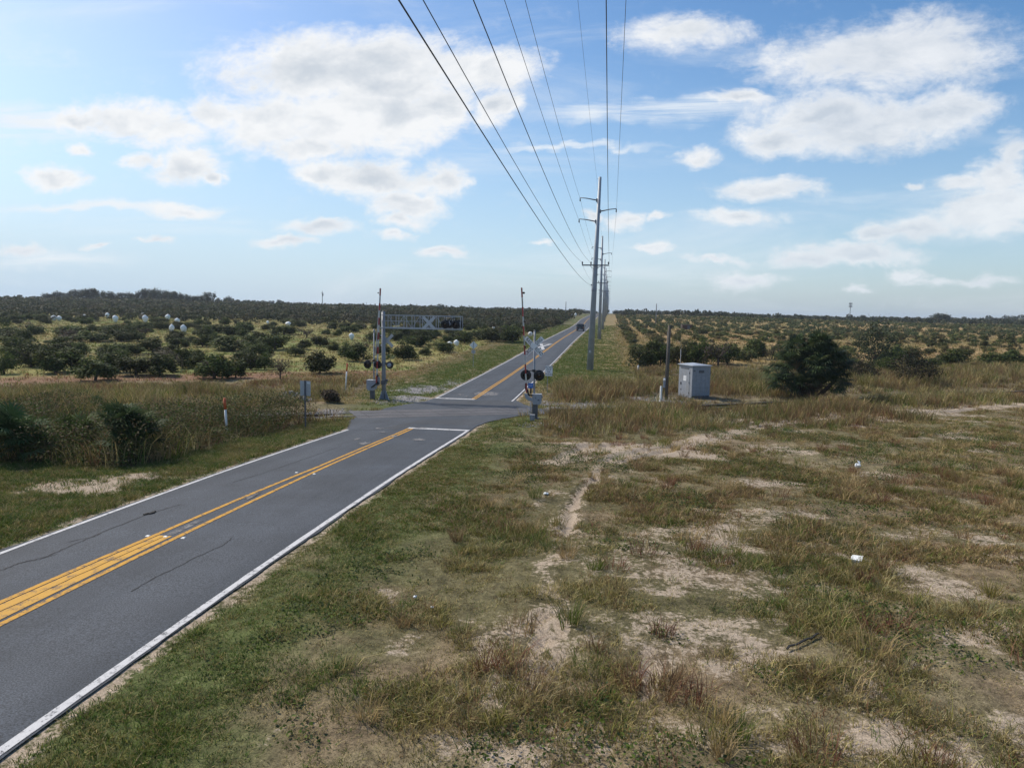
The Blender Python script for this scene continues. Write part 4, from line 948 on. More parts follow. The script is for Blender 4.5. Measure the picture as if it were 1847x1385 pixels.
#VEG
# ------------------------------------------------------------------ trees
GREENS = [(.036,.054,.013),(.052,.072,.018),(.027,.040,.011),(.075,.090,.024)]
def leaf_quads(c, nrm, ln, wd, rs):
    """one flat leaf per centre, random roll, facing roughly nrm"""
    n = len(c); t = rs.normal(size=(n, 3)); t -= (t*nrm).sum(1, keepdims=True)*nrm; t /= np.linalg.norm(t, axis=1, keepdims=True)+1e-9
    s = np.cross(nrm, t); l = (ln*rs.uniform(.6, 1.3, n))[:, None]; w = (wd*rs.uniform(.7, 1.3, n))[:, None]
    V = np.stack([c-t*l*.5, c+s*w*.5, c+t*l*.5, c-s*w*.5], 1).reshape(-1, 3)
    return V, np.arange(4*n).reshape(n, 4)
def crown_mesh(name, seed, n, leaf, rx, rz, z0, lobes=12, pal=GREENS, yellow=0.0, bare=0.0, flat=.25):
    """rounded, lumpy citrus crown filled with leaves; rx, rz in metres, z0 the lower edge"""
    rs = np.random.default_rng(seed); L = []
    for i in range(lobes):
        a = rs.uniform(0, 6.283); d = math.sqrt(rs.uniform(0, 1))*.68; h = rs.uniform(.10, .80)*(1-.45*d)
        L.append((rx*d*math.cos(a), rx*d*math.sin(a), z0+rz*h, rx*rs.uniform(.28, .48), rz*rs.uniform(.2, .34)))
    L = np.array(L); k = rs.integers(0, lobes, n); u = rs.normal(size=(n, 3)); u /= np.linalg.norm(u, axis=1, keepdims=True)
    rr = rs.uniform(0, 1, n)**.45*rs.uniform(.85, 1.12, n)
    c = L[k, :3]+u*rr[:, None]*np.stack([L[k, 3], L[k, 3], L[k, 4]], 1)
    c[:, 2] = np.maximum(c[:, 2], z0*rs.uniform(.75, 1.1, n))
    nr = u*.6+rs.normal(size=(n, 3))*.5+np.array([0, 0, .45]); nr /= np.linalg.norm(nr, axis=1, keepdims=True)
    V, F = leaf_quads(c, nr, leaf*1.25, leaf*.75, rs)
    pal = np.array(pal); col = pal[rs.integers(0, len(pal), n)]*rs.uniform(.75, 1.3, (n, 1))
    lob = rs.uniform(.75, 1.3, (lobes, 1))[k]; col = col*lob
    yl = rs.uniform(0, 1, n) < yellow; col[yl] = np.array([.17, .15, .05])*rs.uniform(.7, 1.2, (yl.sum(), 1))
    br = rs.uniform(0, 1, n) < bare; col[br] = np.array([.10, .075, .055])
    return np_mesh(name, V, F, M['leaf'], np.repeat(col, 4, 0))
def trunk_mesh(name, seed, h, r, spread, nl=5):
    rr = random.Random(seed); b = MB(); z = h*rr.uniform(.28, .42); tx, ty = rr.uniform(-.1, .1), rr.uniform(-.1, .1)
    b.tube([(0, 0, -.25), (tx*.4, ty*.4, z*.5), (tx, ty, z)], [r*1.25, r, r*.85], 8)
    for i in range(nl):
        a = 6.283*i/nl+rr.uniform(-.5, .5); s = spread*rr.uniform(.45, .8)
        p1 = (tx+s*.45*math.cos(a), ty+s*.45*math.sin(a), z+(h-z)*.32); p2 = (tx+s*math.cos(a+.2), ty+s*math.sin(a+.2), z+(h-z)*rr.uniform(.55, .8))
        b.tube([(tx, ty, z-.05), p1, p2], [r*.6, r*.42, r*.16], 6)
        for j in range(2):
            a2 = a+rr.uniform(-.9, .9); b.tube([p1, (p1[0]+s*.5*math.cos(a2), p1[1]+s*.5*math.sin(a2), p1[2]+(h-z)*rr.uniform(.15, .4))], [r*.3, r*.1], 5)
    me = bpy.data.meshes.new(name); me.from_pydata(b.v, [], b.f); me.materials.append(M['bark']); me.polygons.foreach_set('use_smooth', b.sm); return me
# unit trees: about 1 m crown radius, 1.9 m tall
NEAR = [(trunk_mesh('trunk', 40+i, 1.6, .06, .9), crown_mesh('crown', 100+i, 2300, .125, 1.06, 1.72, .20, 18, yellow=.015)) for i in range(6)]
BARE = [(trunk_mesh('trunk', 60+i, 1.7, .06, 1.0, 8), crown_mesh('crown', 160+i, 520, .10, 1.0, 1.7, .4, 14, [(.06,.058,.035),(.075,.06,.045),(.045,.05,.03)], .1, .3)) for i in range(2)]
SHRUB = [(trunk_mesh('trunk', 70+i, 1.2, .05, .8), crown_mesh('crown', 200+i, 900, .12, 1.0, 1.35, .06, 11, [(.055,.075,.024),(.085,.10,.032),(.06,.068,.03)], .10)) for i in range(4)]
OLIVE = [(trunk_mesh('trunk', 80+i, 1.2, .05, .8), crown_mesh('crown', 230+i, 900, .12, 1.0, 1.3, .05, 11, [(.11,.105,.045),(.15,.13,.06),(.085,.09,.035)], .25)) for i in range(3)]
FARC = [crown_mesh('citrus_tree', 300+i, 330, .26, 1.0, 1.8, .1, 9, [(.055,.074,.028),(.074,.094,.034),(.10,.10,.046)], yellow=.05) for i in range(5)]
FARS = [crown_mesh('shrub', 330+i, 260, .28, 1.0, 1.3, .05, 8, [(.060,.080,.026),(.085,.10,.034),(.09,.09,.04)], .12) for i in range(4)]
FARO = [crown_mesh('dry_shrub', 350+i, 240, .28, 1.0, 1.2, .05, 8, [(.15,.125,.06),(.20,.16,.085),(.12,.11,.05)], .3) for i in range(3)]
TREES = []                                  # (x, y, crown radius) of everything planted
def plant(proto, name, x, y, rx, h, label, cat, group=None, hh=1.95, seed=0):
    rr = random.Random(int(x*77+y*131+seed)); z = gz1(x, y)
    rz = rr.uniform(0, 6.283)
    if isinstance(proto, tuple):
        r = bpy.data.objects.new(name, None); COL.objects.link(r); r.empty_display_size = .3
        link('trunk', proto[0], r); link('crown', proto[1], r)
    else: r = link(name, proto)
    r.location = (x, y, z); r.rotation_euler = (0, 0, rz); r.scale = (rx, rx*rr.uniform(.9, 1.1), h/hh)
    TREES.append((x, y, rx)); return tag(r, label, cat, group)
# trees the photo shows one by one: base px, py, crown width, crown height (px), label
LT = [(171,687,70,47,'dark citrus tree standing furthest forward at far left, bare trunk showing'),(245,678,55,40,'round citrus tree with forked trunk in the front row of the left grove'),(289,678,60,44,'low dark citrus tree with bent trunk, right of the forked one'),(330,663,42,42,'upright narrow citrus tree behind the bent-trunk one'),
 (100,673,64,52,'broad dark citrus tree left of the forward one with bare trunk'),(57,662,58,48,None),(8,675,40,44,None),(23,655,40,36,None),(237,611,24,20,None),(262,610,28,22,'bright round tree with light top on the left meadow edge'),(320,613,30,22,'dense round dark tree just below two white tree covers'),(341,618,22,13,None),(163,616,72,22,None),(129,606,50,22,None),(53,603,46,26,None),
 (59,616,14,9,None),(87,619,14,7,None),(205,606,42,18,None),(190,641,34,24,None),(227,641,50,26,None),(276,637,48,32,None),(142,641,44,28,None),(114,637,40,26,None),(230,586,12,8,None),(248,589,16,10,None),(284,586,18,13,None),(345,592,14,9,None),
 (387,682,68,52,'large spreading citrus tree in the front row left of the grey sign back'),(425,680,38,42,'slim citrus tree beside the large spreading one'),(453,667,42,36,None),(478,667,34,34,None),(505,682,40,44,'small neat citrus tree on a straight trunk left of the lone one'),(576,673,56,44,'lone round citrus tree on a short trunk, standing clear in pale grass'),(417,632,72,30,'wide twin-domed bush in the middle of the left grove'),(385,601,42,20,None),(476,641,30,24,None),(533,643,34,20,'low bright green bush between the grove rows'),(497,631,56,32,None),(466,622,36,24,None),(548,631,28,20,None),(578,625,32,22,None),(602,634,22,20,'small upright bush right of the low bright one'),(626,644,34,30,None),(656,648,42,40,'dark bush just left of the cantilever mast'),(590,603,18,11,None),(609,606,16,14,None),(629,600,32,15,None),(603,595,24,18,None),(553,608,38,22,None),(512,603,46,20,None),(444,599,44,20,None),(347,618,26,13,None),(346,592,18,10,None),
 (728,648,42,37,'bushy dark tree right of the cantilever mast, under the lattice arm'),(767,641,23,15,'small round shrub on the grass right of the bushy dark tree'),(799,635,36,22,'dark round bush below the end of the lattice arm'),(758,627,48,24,None),(838,619,38,24,None),(817,605,34,18,None),(871,612,46,24,None),(892,606,36,20,None),(925,618,46,28,'dark hedge-like bush left of the near gate, by the road verge'),(886,616,44,26,None),(1005,586,22,16,None),(975,588,26,18,None),(948,592,30,18,None),(690,640,34,26,None),(680,615,36,20,None),(730,612,44,20,None),(775,606,40,18,None),(700,600,30,14,None),(840,595,36,16,None),(35,640,50,34,None),(75,645,46,30,None),(310,642,34,22,None),(355,655,36,30,None),(365,672,44,40,None),(120,618,44,18,None),(30,612,46,22,None),(20,630,46,28,None),(205,672,50,40,None),(130,670,50,46,None),(310,668,40,40,None),(440,650,40,22,None)]
RT = [(1245,657,42,44,None),(1312,657,46,40,None),(1347,654,42,36,None),(1420,652,44,32,None),(1275,652,40,36,None),(1540,660,44,36,None),(1610,655,44,34,None),(1665,668,50,24,None),(1154,661,48,52,'dark dense bush at the left end of the right-hand shrub row'),(1173,661,40,50,None),(1190,662,34,48,None),(1221,659,52,54,'tall dark bush behind the wooden pole and cabinet'),(1262,659,46,46,'dark bush rising behind the grey cabinet'),(1295,664,56,50,'half-bare dark tree right of the cabinet'),(1330,651,42,36,None),(1364,647,44,34,None),(1392,649,34,26,None),(1687,660,36,26,'dark round bush with trunk in the right field'),(1715,660,52,30,'wide dark bush beside the round one in the right field'),(1793,657,46,24,'low dark bush in the right field near the frame edge'),(1760,676,34,13,'small dark mound of brush below the right field bushes'),(1830,655,44,26,None),(1640,650,40,22,None),(1745,640,40,18,None),(1600,670,40,24,None)]
def listed():
    for i, (px, py, w, h, lab) in enumerate(LT):
        x, y = at(px, py); k = 1/ppm(x, y); bare = (i % 17) in (9, 14); pr = BARE[i % 2] if bare else NEAR[i % 6]
        plant(pr, 'citrus_tree', x, y, w*k*.60, h*k*1.05, lab or 'dark rounded citrus tree in the scattered left grove', 'tree', 'citrus trees of the left grove', 1.95, i)
    for i, (px, py, w, h, lab) in enumerate(RT):
        x, y = at(px, py); k = 1/ppm(x, y); pr = BARE[i % 2] if i in (13, 16) else (SHRUB[i % 4] if i % 3 == 2 else NEAR[i % 6])
        plant(pr, 'shrub_tree', x, y, w*k*.58, h*k*1.12, lab or 'dark leafy bush along the edge of the right field', 'bush', 'dark bushes of the right field', 1.9, i)
listed()
# the open meadow in the left grove and the corridor of the line stay clear
CLEAR = [(90,620,48,12),(300,588,62,14),(510,580,62,6),(610,603,70,12),(345,640,26,10),(655,612,30,8),(570,652,44,12),(140,628,26,8),(235,622,24,5),(740,655,70,18),(640,588,50,6),(470,612,22,5),(830,640,60,22),(200,584,60,4)]
CLW = _ell([c+(1,) for c in CLEAR])
COVERS = [(73,577,6,6),(97,581,9,9),(107,581,8,8),(152,580,9,9),(194,577,7,8),(208,584,9,11),(258,577,7,8),(262,585,9,12),(303,580,8,9),(320,586,8,9),(310,601,8,13),(331,602,10,13),(313,603,6,5),(483,586,5,5),(520,589,9,7),(634,614,9,11),(716,588,7,6),(799,589,8,6),(811,624,9,6),(823,626,9,10),(890,595,5,4),(1031,572,4,5),(1038,572,4,6),(1039,567,3,4)]
CVW = []
def in_clear(x, y, r):
    for cx, cy, rx, ry, w in CLW:
        if ((x-cx)/(rx+r*.5))**2+((y-cy)/(ry+r*.3))**2 < 1: return True
    return False
def covers():
    vs = []
    for s in range(3):
        rr = np.random.default_rng(500+s); b = MB(); n = 18; prof = [(.10,.14),(.16,.26),(.40,.42),(.68,.52),(.86,.50),(1.02,.34),(1.14,.15),(1.20,.03)]; V = []; 
        for h, r in prof:
            for k in range(n):
                a = 6.283*k/n; q = r*(1+.16*math.sin(3*a+s*2+h*4)+.1*math.sin(5*a+s+h*9)+rr.uniform(-.08, .08)); V.append((q*math.cos(a), q*math.sin(a), h+rr.uniform(-.02, .02)))
        m = len(prof); F = [(i*n+k, i*n+(k+1) % n, (i+1)*n+(k+1) % n, (i+1)*n+k) for i in range(m-1) for k in range(n)]+[tuple(range(n-1, -1, -1)), tuple(range((m-1)*n, m*n))]
        b.add(V, F, [True]*(len(F)-2)+[False]*2); me = bpy.data.meshes.new('cover_bag'); me.from_pydata(b.v, [], b.f); me.materials.append(M['cover']); me.polygons.foreach_set('use_smooth', b.sm)
        g = MB(); g.cyl((0, 0, -.2), (0, 0, .3), .04, .04, 6); g.cyl((0, 0, .17), (0, 0, .23), .2, .17, 10); gm = bpy.data.meshes.new('stem'); gm.from_pydata(g.v, [], g.f); gm.materials.append(M['bark']); vs.append((me, gm))
    for i, (px, py, w, h) in enumerate(COVERS):
        x, y = at(px, py); k = 1/ppm(x, y); r = bpy.data.objects.new('tree_cover', None); COL.objects.link(r); r.location = (x, y, gz1(x, y)); r.rotation_euler = (0, 0, i*1.7)
        link('cover_bag', vs[i % 3][0], r); link('stem', vs[i % 3][1], r); r.scale = (w*k*.98, w*k*.98, h*k/.98); CVW.append((x, y))
        lab = {15: 'white protective cover over a young tree, alone left of the gate mast', 19: 'larger of two white tree covers right of the lattice arm', 18: 'smaller flat white tree cover beside the larger one', 11: 'tallest white tree cover at the right end of the meadow group', 10: 'grey-shadowed white tree cover left of the tallest one', 14: 'lone white tree cover half hidden behind grove bushes'}.get(i, 'white cloth cover tied over a young grove tree')
        tag(r, lab, 'tree cover', 'white tree covers in the left grove')
covers()
# a cover that stands between two trees must not be swallowed: trees are planted around them
def free(x, y, r, k=.62):
    for a, b, c in TREES:
        if (a-x)**2+(b-y)**2 < ((r+c)*k)**2: return False
    for a, b in CVW:
        if abs(a-x) < r+1.4 and -3 < b-y < 24: return False
    return True
STUFF = {}
def stuff_add(key, x, y, rx, h, lod): STUFF.setdefault(key, []).append((x, y, rx, h, lod))
def view_ok(x, y, m=14):
    # keep to what the lens and a step aside of it could see
    az = math.degrees(math.atan2(x, y)); return -52 < az < 36
def grove():
    cand = []
    for r0 in range(0, 75):
        xx = -20.5-r0*5.2
        for y in np.arange(58, 430, 3.6):
            x = xx+rnd.uniform(-.9, .9); yy = y+rnd.uniform(-1.1, 1.1); s, n = rail_sn(x, yy)
            if n < 35 or not view_ok(x, yy): continue
            near = yy < 235
            p = .50 if near else .95
            if near and fbm(np.array([x]), np.array([yy]), 22, 3, 77)[0] > .57: p = .07
            if x > -60 and yy > 180: p = .82
            if yy < 125: p *= .45
            if rnd.random() > p: continue
            rx = rnd.uniform(1.3, 2.25)*(1.0 if near else 1.3); h = rx*rnd.uniform(.95, 1.35)
            if near and in_clear(x, yy, rx): continue
            if not free(x, yy, rx, .62 if near else .45): continue
            cand.append((yy, x, rx, h)); TREES.append((x, yy, rx))
    cand.sort(); room = 296-len(LT)
    for i, (y, x, rx, h) in enumerate(cand):
        if i < room:
            pr = (BARE[i % 2] if i % 13 == 5 else NEAR[i % 6]) if y < 190 else FARC[i % 5]; TREES.pop()
            plant(pr, 'citrus_tree', x, y, rx, h, 'dark rounded citrus tree in the scattered left grove' if y < 235 else 'citrus tree in the dense far rows of the left grove', 'tree', 'citrus trees of the left grove', 1.95)
        else: stuff_add('grove', x, y, rx, h, 0 if y < 330 else 1)
    # the right field: rows run away beside the road
    cand = []
    for r0 in range(0, 70):
        xx = 4.5+r0*5.0
        for y in np.arange(70, 430, 3.4):
            x = xx+rnd.uniform(-.8, .8); yy = y+rnd.uniform(-1.0, 1.0); s, n = rail_sn(x, yy)
            if n < 38+4*math.sin(x*.2) or not view_ok(x, yy) or (x < 7 and yy < 90): continue
            p = .60 if yy < 190 else .82
            if fbm(np.array([x]), np.array([yy]), 26, 3, 78)[0] > .56: p *= .45
            if x < 16: p = .75
            if rnd.random() > p: continue
            rx = rnd.uniform(.8, 1.75); h = rx*rnd.uniform(.85, 1.2)
            if x < 30 and yy > 150: rx *= 1.1
            if not free(x, yy, rx, .5): continue
            cand.append((yy, x, rx, h)); TREES.append((x, yy, rx))
    cand.sort(); ng = nd = 0
    for i, (y, x, rx, h) in enumerate(cand):
        dry = _hash(np.array([i]), np.array([3]), 9)[0] < .34
        if dry and nd < 280:
            nd += 1; plant(OLIVE[i % 3] if y < 150 else FARO[i % 3], 'dry_shrub', x, y, rx*.9, h*.85, 'straw-coloured rounded shrub in the right field', 'shrub', 'straw-coloured shrubs of the right field', 1.3)
        elif not dry and ng < 280:
            ng += 1; plant(SHRUB[i % 4] if y < 150 else FARS[i % 4], 'shrub', x, y, rx, h, 'low green rounded shrub in the rows of the right field', 'shrub', 'green shrubs of the right field', 1.35)
        else: stuff_add('dryfield' if dry else 'field', x, y, rx, h, 0 if y < 300 else 1)
    # far woods to the horizon on both sides
    for k in range(5200):
        y = 430*(3.6**rnd.random()); x = rnd.uniform(-1.3*y, .75*y)
        if abs(x-XC) < 11 or not view_ok(x, y): continue
        if -9 < x < 6: continue
        rx = rnd.uniform(1.8, 3.4)*(1+.3*(y > 800)); stuff_add('woods', x, y, rx, rx*rnd.uniform(.9, 1.35), 1)
def flush():
    names = {'grove': ('distant_grove', 'dense far rows of dark citrus trees in the left grove', [(.055,.070,.028),(.072,.086,.034),(.10,.095,.048)]), 'field': ('distant_shrubs', 'countless far green shrubs of the right field', [(.05,.062,.026),(.062,.07,.03)]),
             'dryfield': ('distant_dry_shrubs', 'countless far straw-coloured shrubs of the right field', [(.15,.13,.065),(.12,.11,.05)]), 'woods': ('distant_woods', 'far scrub and woods on the horizon', [(.045,.058,.030),(.055,.066,.036),(.07,.072,.042)])}
    for key, lst in STUFF.items():
        nm, lab, pal = names[key]; rs = np.random.default_rng(len(lst)); Vs = []; Cs = []; tot = 0
        a = np.array(lst); n = len(a); z = gz(a[:, 0], a[:, 1])
        for lod, per in ((0, 90), (1, 34)):
            m = a[:, 4] == lod; q = a[m]; zz = z[m]; N = len(q)
            if not N: continue
            u = rs.normal(size=(N, per, 3)); u /= np.linalg.norm(u, axis=2, keepdims=True); r = rs.uniform(.35, 1, (N, per, 1))**.5*rs.uniform(.8, 1.1, (N, per, 1))
            # three overlapping lumps to each crown
            lump = rs.normal(size=(N, 3, 3))*np.array([.42, .42, .18]); li = rs.integers(0, 3, (N, per)); off = np.take_along_axis(lump, np.repeat(li[:, :, None], 3, 2), 1)
            c = (u*r*.62+off); c = c*np.stack([q[:, 2], q[:, 2], q[:, 3]*.62], 1)[:, None, :]; c[:, :, 2] += (q[:, 3]*.52)[:, None]; c[:, :, 2] = np.abs(c[:, :, 2])
            c = c+np.stack([q[:, 0], q[:, 1], zz], 1)[:, None, :]
            nr = u*.6+rs.normal(size=u.shape)*.5+np.array([0, 0, .4]); nr /= np.linalg.norm(nr, axis=2, keepdims=True)
            sz = np.repeat(q[:, 2:3], per, 1).ravel()*(.36 if lod == 0 else .56)
            V, F = leaf_quads(c.reshape(-1, 3), nr.reshape(-1, 3), sz, sz*.7, rs)
            pc = np.array(pal)[rs.integers(0, len(pal), N)]*rs.uniform(.75, 1.25, (N, 1)); col = np.repeat(pc[:, None, :], per, 1).reshape(-1, 3)*rs.uniform(.75, 1.3, (N*per, 1))
            Vs.append(V); Cs.append(np.repeat(col, 4, 0)); tot += len(F)
        V = np.concatenate(Vs); tag(link(nm, np_mesh(nm, V, np.arange(len(V)).reshape(-1, 4), M['leaf'], np.concatenate(Cs))), lab, 'trees' if key in ('grove', 'woods') else 'shrubs', kind='stuff')
grove(); flush()
def oaks():
    pr = [(trunk_mesh('trunk', 400+i, 5.5, .28, 3.2), crown_mesh('crown', 420+i, 1100, .62, 4.4, 8.0, 1.2, 15, [(.034,.042,.026),(.042,.050,.030),(.05,.055,.036)])) for i in range(4)]
    px = 84; i = 0
    spots = []
    while px < 385: spots.append((px, 452+rnd.uniform(-25, 25), 1.0+.22*math.sin(px*.05)+rnd.uniform(-.12, .12))); px += rnd.uniform(9, 15)
    spots += [(411,560,.95),(430,600,.72),(474,640,.9),(489,650,1.0),(503,640,.95),(518,660,.8),(533,655,.75),(568,700,.5),(577,700,.55),(60,520,.6),(30,520,.55)]
    for i, (px, Y, s) in enumerate(spots):
        d = pray(px, 545); x = d[0]/d[1]*Y; r = bpy.data.objects.new('oak_tree', None); COL.objects.link(r)
        link('trunk', pr[i % 4][0], r); link('crown', pr[i % 4][1], r); r.location = (x, Y, gz1(x, Y)); r.rotation_euler = (0, 0, i*2.1); r.scale = (s*1.05, s*1.05, s)
        tag(r, 'tall blue-green oak on the wooded rise at far left' if px < 390 else 'far oak standing clear on the skyline left of the cantilever mast', 'tree', 'oaks on the left skyline')
    for px, Y, s in ((1697, 560, 1.05), (1688, 570, .85), (1707, 560, .85), (1555, 520, .55), (1472, 470, .5), (1487, 470, .45), (1420, 480, .5), (1770, 620, .6), (1800, 640, .65), (1825, 640, .6), (1655, 600, .5), (1247, 420, .45), (1125, 420, .4), (1065, 520, .5), (1040, 520, .55), (1110, 480, .45)):
        d = pray(px, 572); x = d[0]/d[1]*Y
        if abs(x-XC) < 9: x += 12
        r = bpy.data.objects.new('oak_tree', None); COL.objects.link(r); q = int(px) % 4; link('trunk', pr[q][0], r); link('crown', pr[q][1], r)
        r.location = (x, Y, gz1(x, Y)); r.rotation_euler = (0, 0, px); r.scale = (s*1.2, s*1.2, s); tag(r, 'dark rounded tree on the right-hand skyline', 'tree', 'trees on the right skyline')
oaks()

# ------------------------------------------------------------------ palms
def fronds(heads, seed, nf, size, cols, droop=.5, up=-.25):
    """fan leaves round each head: (x, y, z, n, radius scale)"""
    rs = random.Random(seed); V = []; F = []; C = []
    for (hx, hy, hz, n, sc_) in heads:
        for i in range(n):
            az = rs.uniform(0, 6.283); el = math.asin(rs.uniform(up, 1.0)); st = size*sc_*rs.uniform(.45, .8); d = Vector((math.cos(az)*math.cos(el), math.sin(az)*math.cos(el), math.sin(el)))
            c = Vector((hx, hy, hz))+d*st; c.z -= .12*st*(1-d.z); col = np.array(cols[rs.randrange(len(cols))])*rs.uniform(.7, 1.3)
            if rs.random() < .05: col = np.array((.12, .10, .06))
            s = d.cross(Vector((0, 0, 1)))
            if s.length < .05: s = Vector((1, 0, 0))
            s.normalize(); nrm = s.cross(d).normalized(); roll = rs.uniform(-.5, .5); s = (s*math.cos(roll)+nrm*math.sin(roll)).normalized(); nrm = s.cross(d)
            w0 = .012*size; b = len(V); V += [Vector((hx, hy, hz))-s*w0, Vector((hx, hy, hz))+s*w0, c+s*w0, c-s*w0]; F.append((b, b+1, b+2, b+3)); C += [col*1.1]*4
            fl = size*sc_*rs.uniform(.6, .9); m = 13
            for j in range(m):
                a = math.radians(-115+230*j/(m-1)); e = (d*math.cos(a)+s*math.sin(a)); L = fl*(1-.22*abs(a)/2)*rs.uniform(.85, 1.1); sd = (s*math.cos(a)-d*math.sin(a))*(.042*size*sc_)
                mid = c+e*L*.6+nrm*.05*L; tip = c+e*L; tip.z -= droop*L*rs.uniform(.15, .55); b = len(V)
                V += [c-sd*.2, c+sd*.2, mid+sd, mid-sd, tip+sd*.12, tip-sd*.12]; F += [(b, b+1, b+2, b+3), (b+3, b+2, b+4, b+5)]; C += [col]*6
    return np.array([tuple(v) for v in V]), np.array(F), np.array(C)
PALC = [(.045,.078,.034),(.06,.095,.04),(.08,.105,.045),(.036,.06,.036)]
def palms():
    x, y = at(1455, 716); k = 1/ppm(x, y); r = empty('palm_clump', (x, y, gz1(x, y)), 'big dark many-headed palm clump with drooping fan fronds, right of the cabinet', 'palm')
    def q(px, py, dy=0): return ((px-1455)*k, dy, (716-py)*k)
    hs = [(1455,640,-.5,34),(1480,625,.6,30),(1500,680,-.5,26),(1425,672,-.6,26),(1468,617,0,44),(1438,626,.4,34),(1496,636,-.3,34),(1421,652,-.4,28),(1506,660,.1,28),(1462,655,-1.1,34),(1408,688,-.7,26),(1440,690,-1.2,24),(1490,690,-.9,24),(1470,640,1.0,20),(1400,670,.2,14),(1455,672,-.5,20),(1480,662,-.6,20)]
    b = MB()
    for px, py, dy, n in hs[:6]: e = q(px, py, dy); b.tube([(e[0]*.25, dy*.3, -.2), (e[0]*.7, dy*.7, e[2]*.5), e], [.2, .17, .14], 9)
    b.build('trunk', M['bark'], r)
    V, F, C = fronds([q(px, py, dy)+(n, 1.0) for px, py, dy, n in hs], 5, 0, 1.15, PALC, .7, -.5); link('fronds', np_mesh('fronds', V, F, M['frond'], C), r)
    V, F, C = fronds([(0, -.2, 1.1, 26, .9), (.7, -.3, .7, 20, .8), (-.8, -.3, .6, 18, .8), (.2, -.5, 1.9, 18, .9)], 9, 0, 1.0, [(.075,.058,.042),(.10,.08,.055)], 1.0, -.9); link('dead_fronds', np_mesh('dead_fronds', V, F, M['frond'], C), r)
    for i, (px, py, h, hd, lab) in enumerate([(38, 832, 82, [(30,770,22),(45,750,18),(12,790,16),(60,800,14)], 'palmetto clump at the left frame edge with upright fans'), (133, 815, 62, [(133,770,24),(140,786,10)], 'smaller bright palmetto in the middle of the left weeds'), (228, 832, 92, [(222,748,24),(243,765,26),(232,785,18),(212,740,12),(255,790,16)], 'largest palmetto, with shining fans, in the left weeds'), (178, 745, 24, [(178,733,9)], 'lone upright palmetto fan behind the left weeds')]):
        x, y = at(px, py); k = 1/ppm(x, y); r = empty('palmetto', (x, y, gz1(x, y)), lab, 'palmetto')
        b = MB(); b.tube([(0, 0, -.1), (.05, .05, .3), (.1, 0, .55)], [.12, .11, .08], 8); b.build('stem', M['bark'], r)
        low = [((a-px)*k*.9+rnd.uniform(-.3, .3), rnd.uniform(-.8, .3), rnd.uniform(.25, .8), 6, .9) for a, c, n in hd] if i != 3 else []
        V, F, C = fronds([((a-px)*k, rnd.uniform(-.4, .4), (py-c)*k*.8, n, 1.0) for a, c, n in hd]+low, 20+i, 0, .78 if i != 3 else .6, [(.048,.085,.034),(.058,.092,.036),(.07,.10,.045)] if i != 1 else [(.06,.10,.03),(.07,.105,.035)], .3, -.1 if i != 3 else .75)
        link('fronds', np_mesh('fronds', V, F, M['frond'], C), r)
    x, y = at(704, 654); r = empty('young_palmetto', (x, y, gz1(x, y)), 'small spiky green plant behind the cantilever mast light', 'palmetto'); b = MB(); b.cyl((0, 0, -.1), (0, 0, .4), .06, .05, 6); b.build('stem', M['bark'], r)
    V, F, C = fronds([(0, 0, .5, 16, .8)], 40, 0, .8, [(.05,.08,.03)], .3, .1); link('fronds', np_mesh('fronds', V, F, M['frond'], C), r)
    # the conical tree and the brush mound behind the palms
    x, y = at(1577, 662); k = 1/ppm(x, y); r = empty('dark_tree', (x, y, gz1(x, y)), 'dark upright ragged tree to the right of the palm clump', 'tree')
    link('trunk', trunk_mesh('trunk', 700, 3.2, .13, 1.2), r); link('crown', crown_mesh('crown', 701, 3000, .22, 46*k, 112*k, .1, 22, [(.024,.034,.020),(.032,.042,.024),(.042,.05,.03)], .04, .05), r)
    for px, py, w, h, n, lab in ((1640, 693, 92, 60, 3800, 'dark brush mound overgrown with vines right of the palm'), (1560, 684, 60, 34, 2200, 'dark undergrowth between the palm and the brush mound'), (1520, 668, 50, 34, 1800, 'grey-green bush hugging the right side of the palm'), (598, 727, 46, 24, 2000, 'dark brown weed clump beside the rails left of the road'), (1395, 705, 30, 26, 900, 'bush at the left foot of the palm clump')):
        x, y = at(px, py); k = 1/ppm(x, y); r = empty('brush', (x, y, gz1(x, y)), lab, 'bush'); link('stem', trunk_mesh('stem', px, h*k*.7, .05, w*k*.35, 7), r)
        link('foliage', crown_mesh('foliage', px+1, n, .15, w*k*.52, h*k*1.15, .0, 13, [(.032,.040,.022),(.045,.048,.028),(.055,.05,.03)] if px != 598 else [(.12,.09,.06),(.08,.065,.04),(.10,.085,.045)], .05, .12), r)
palms()

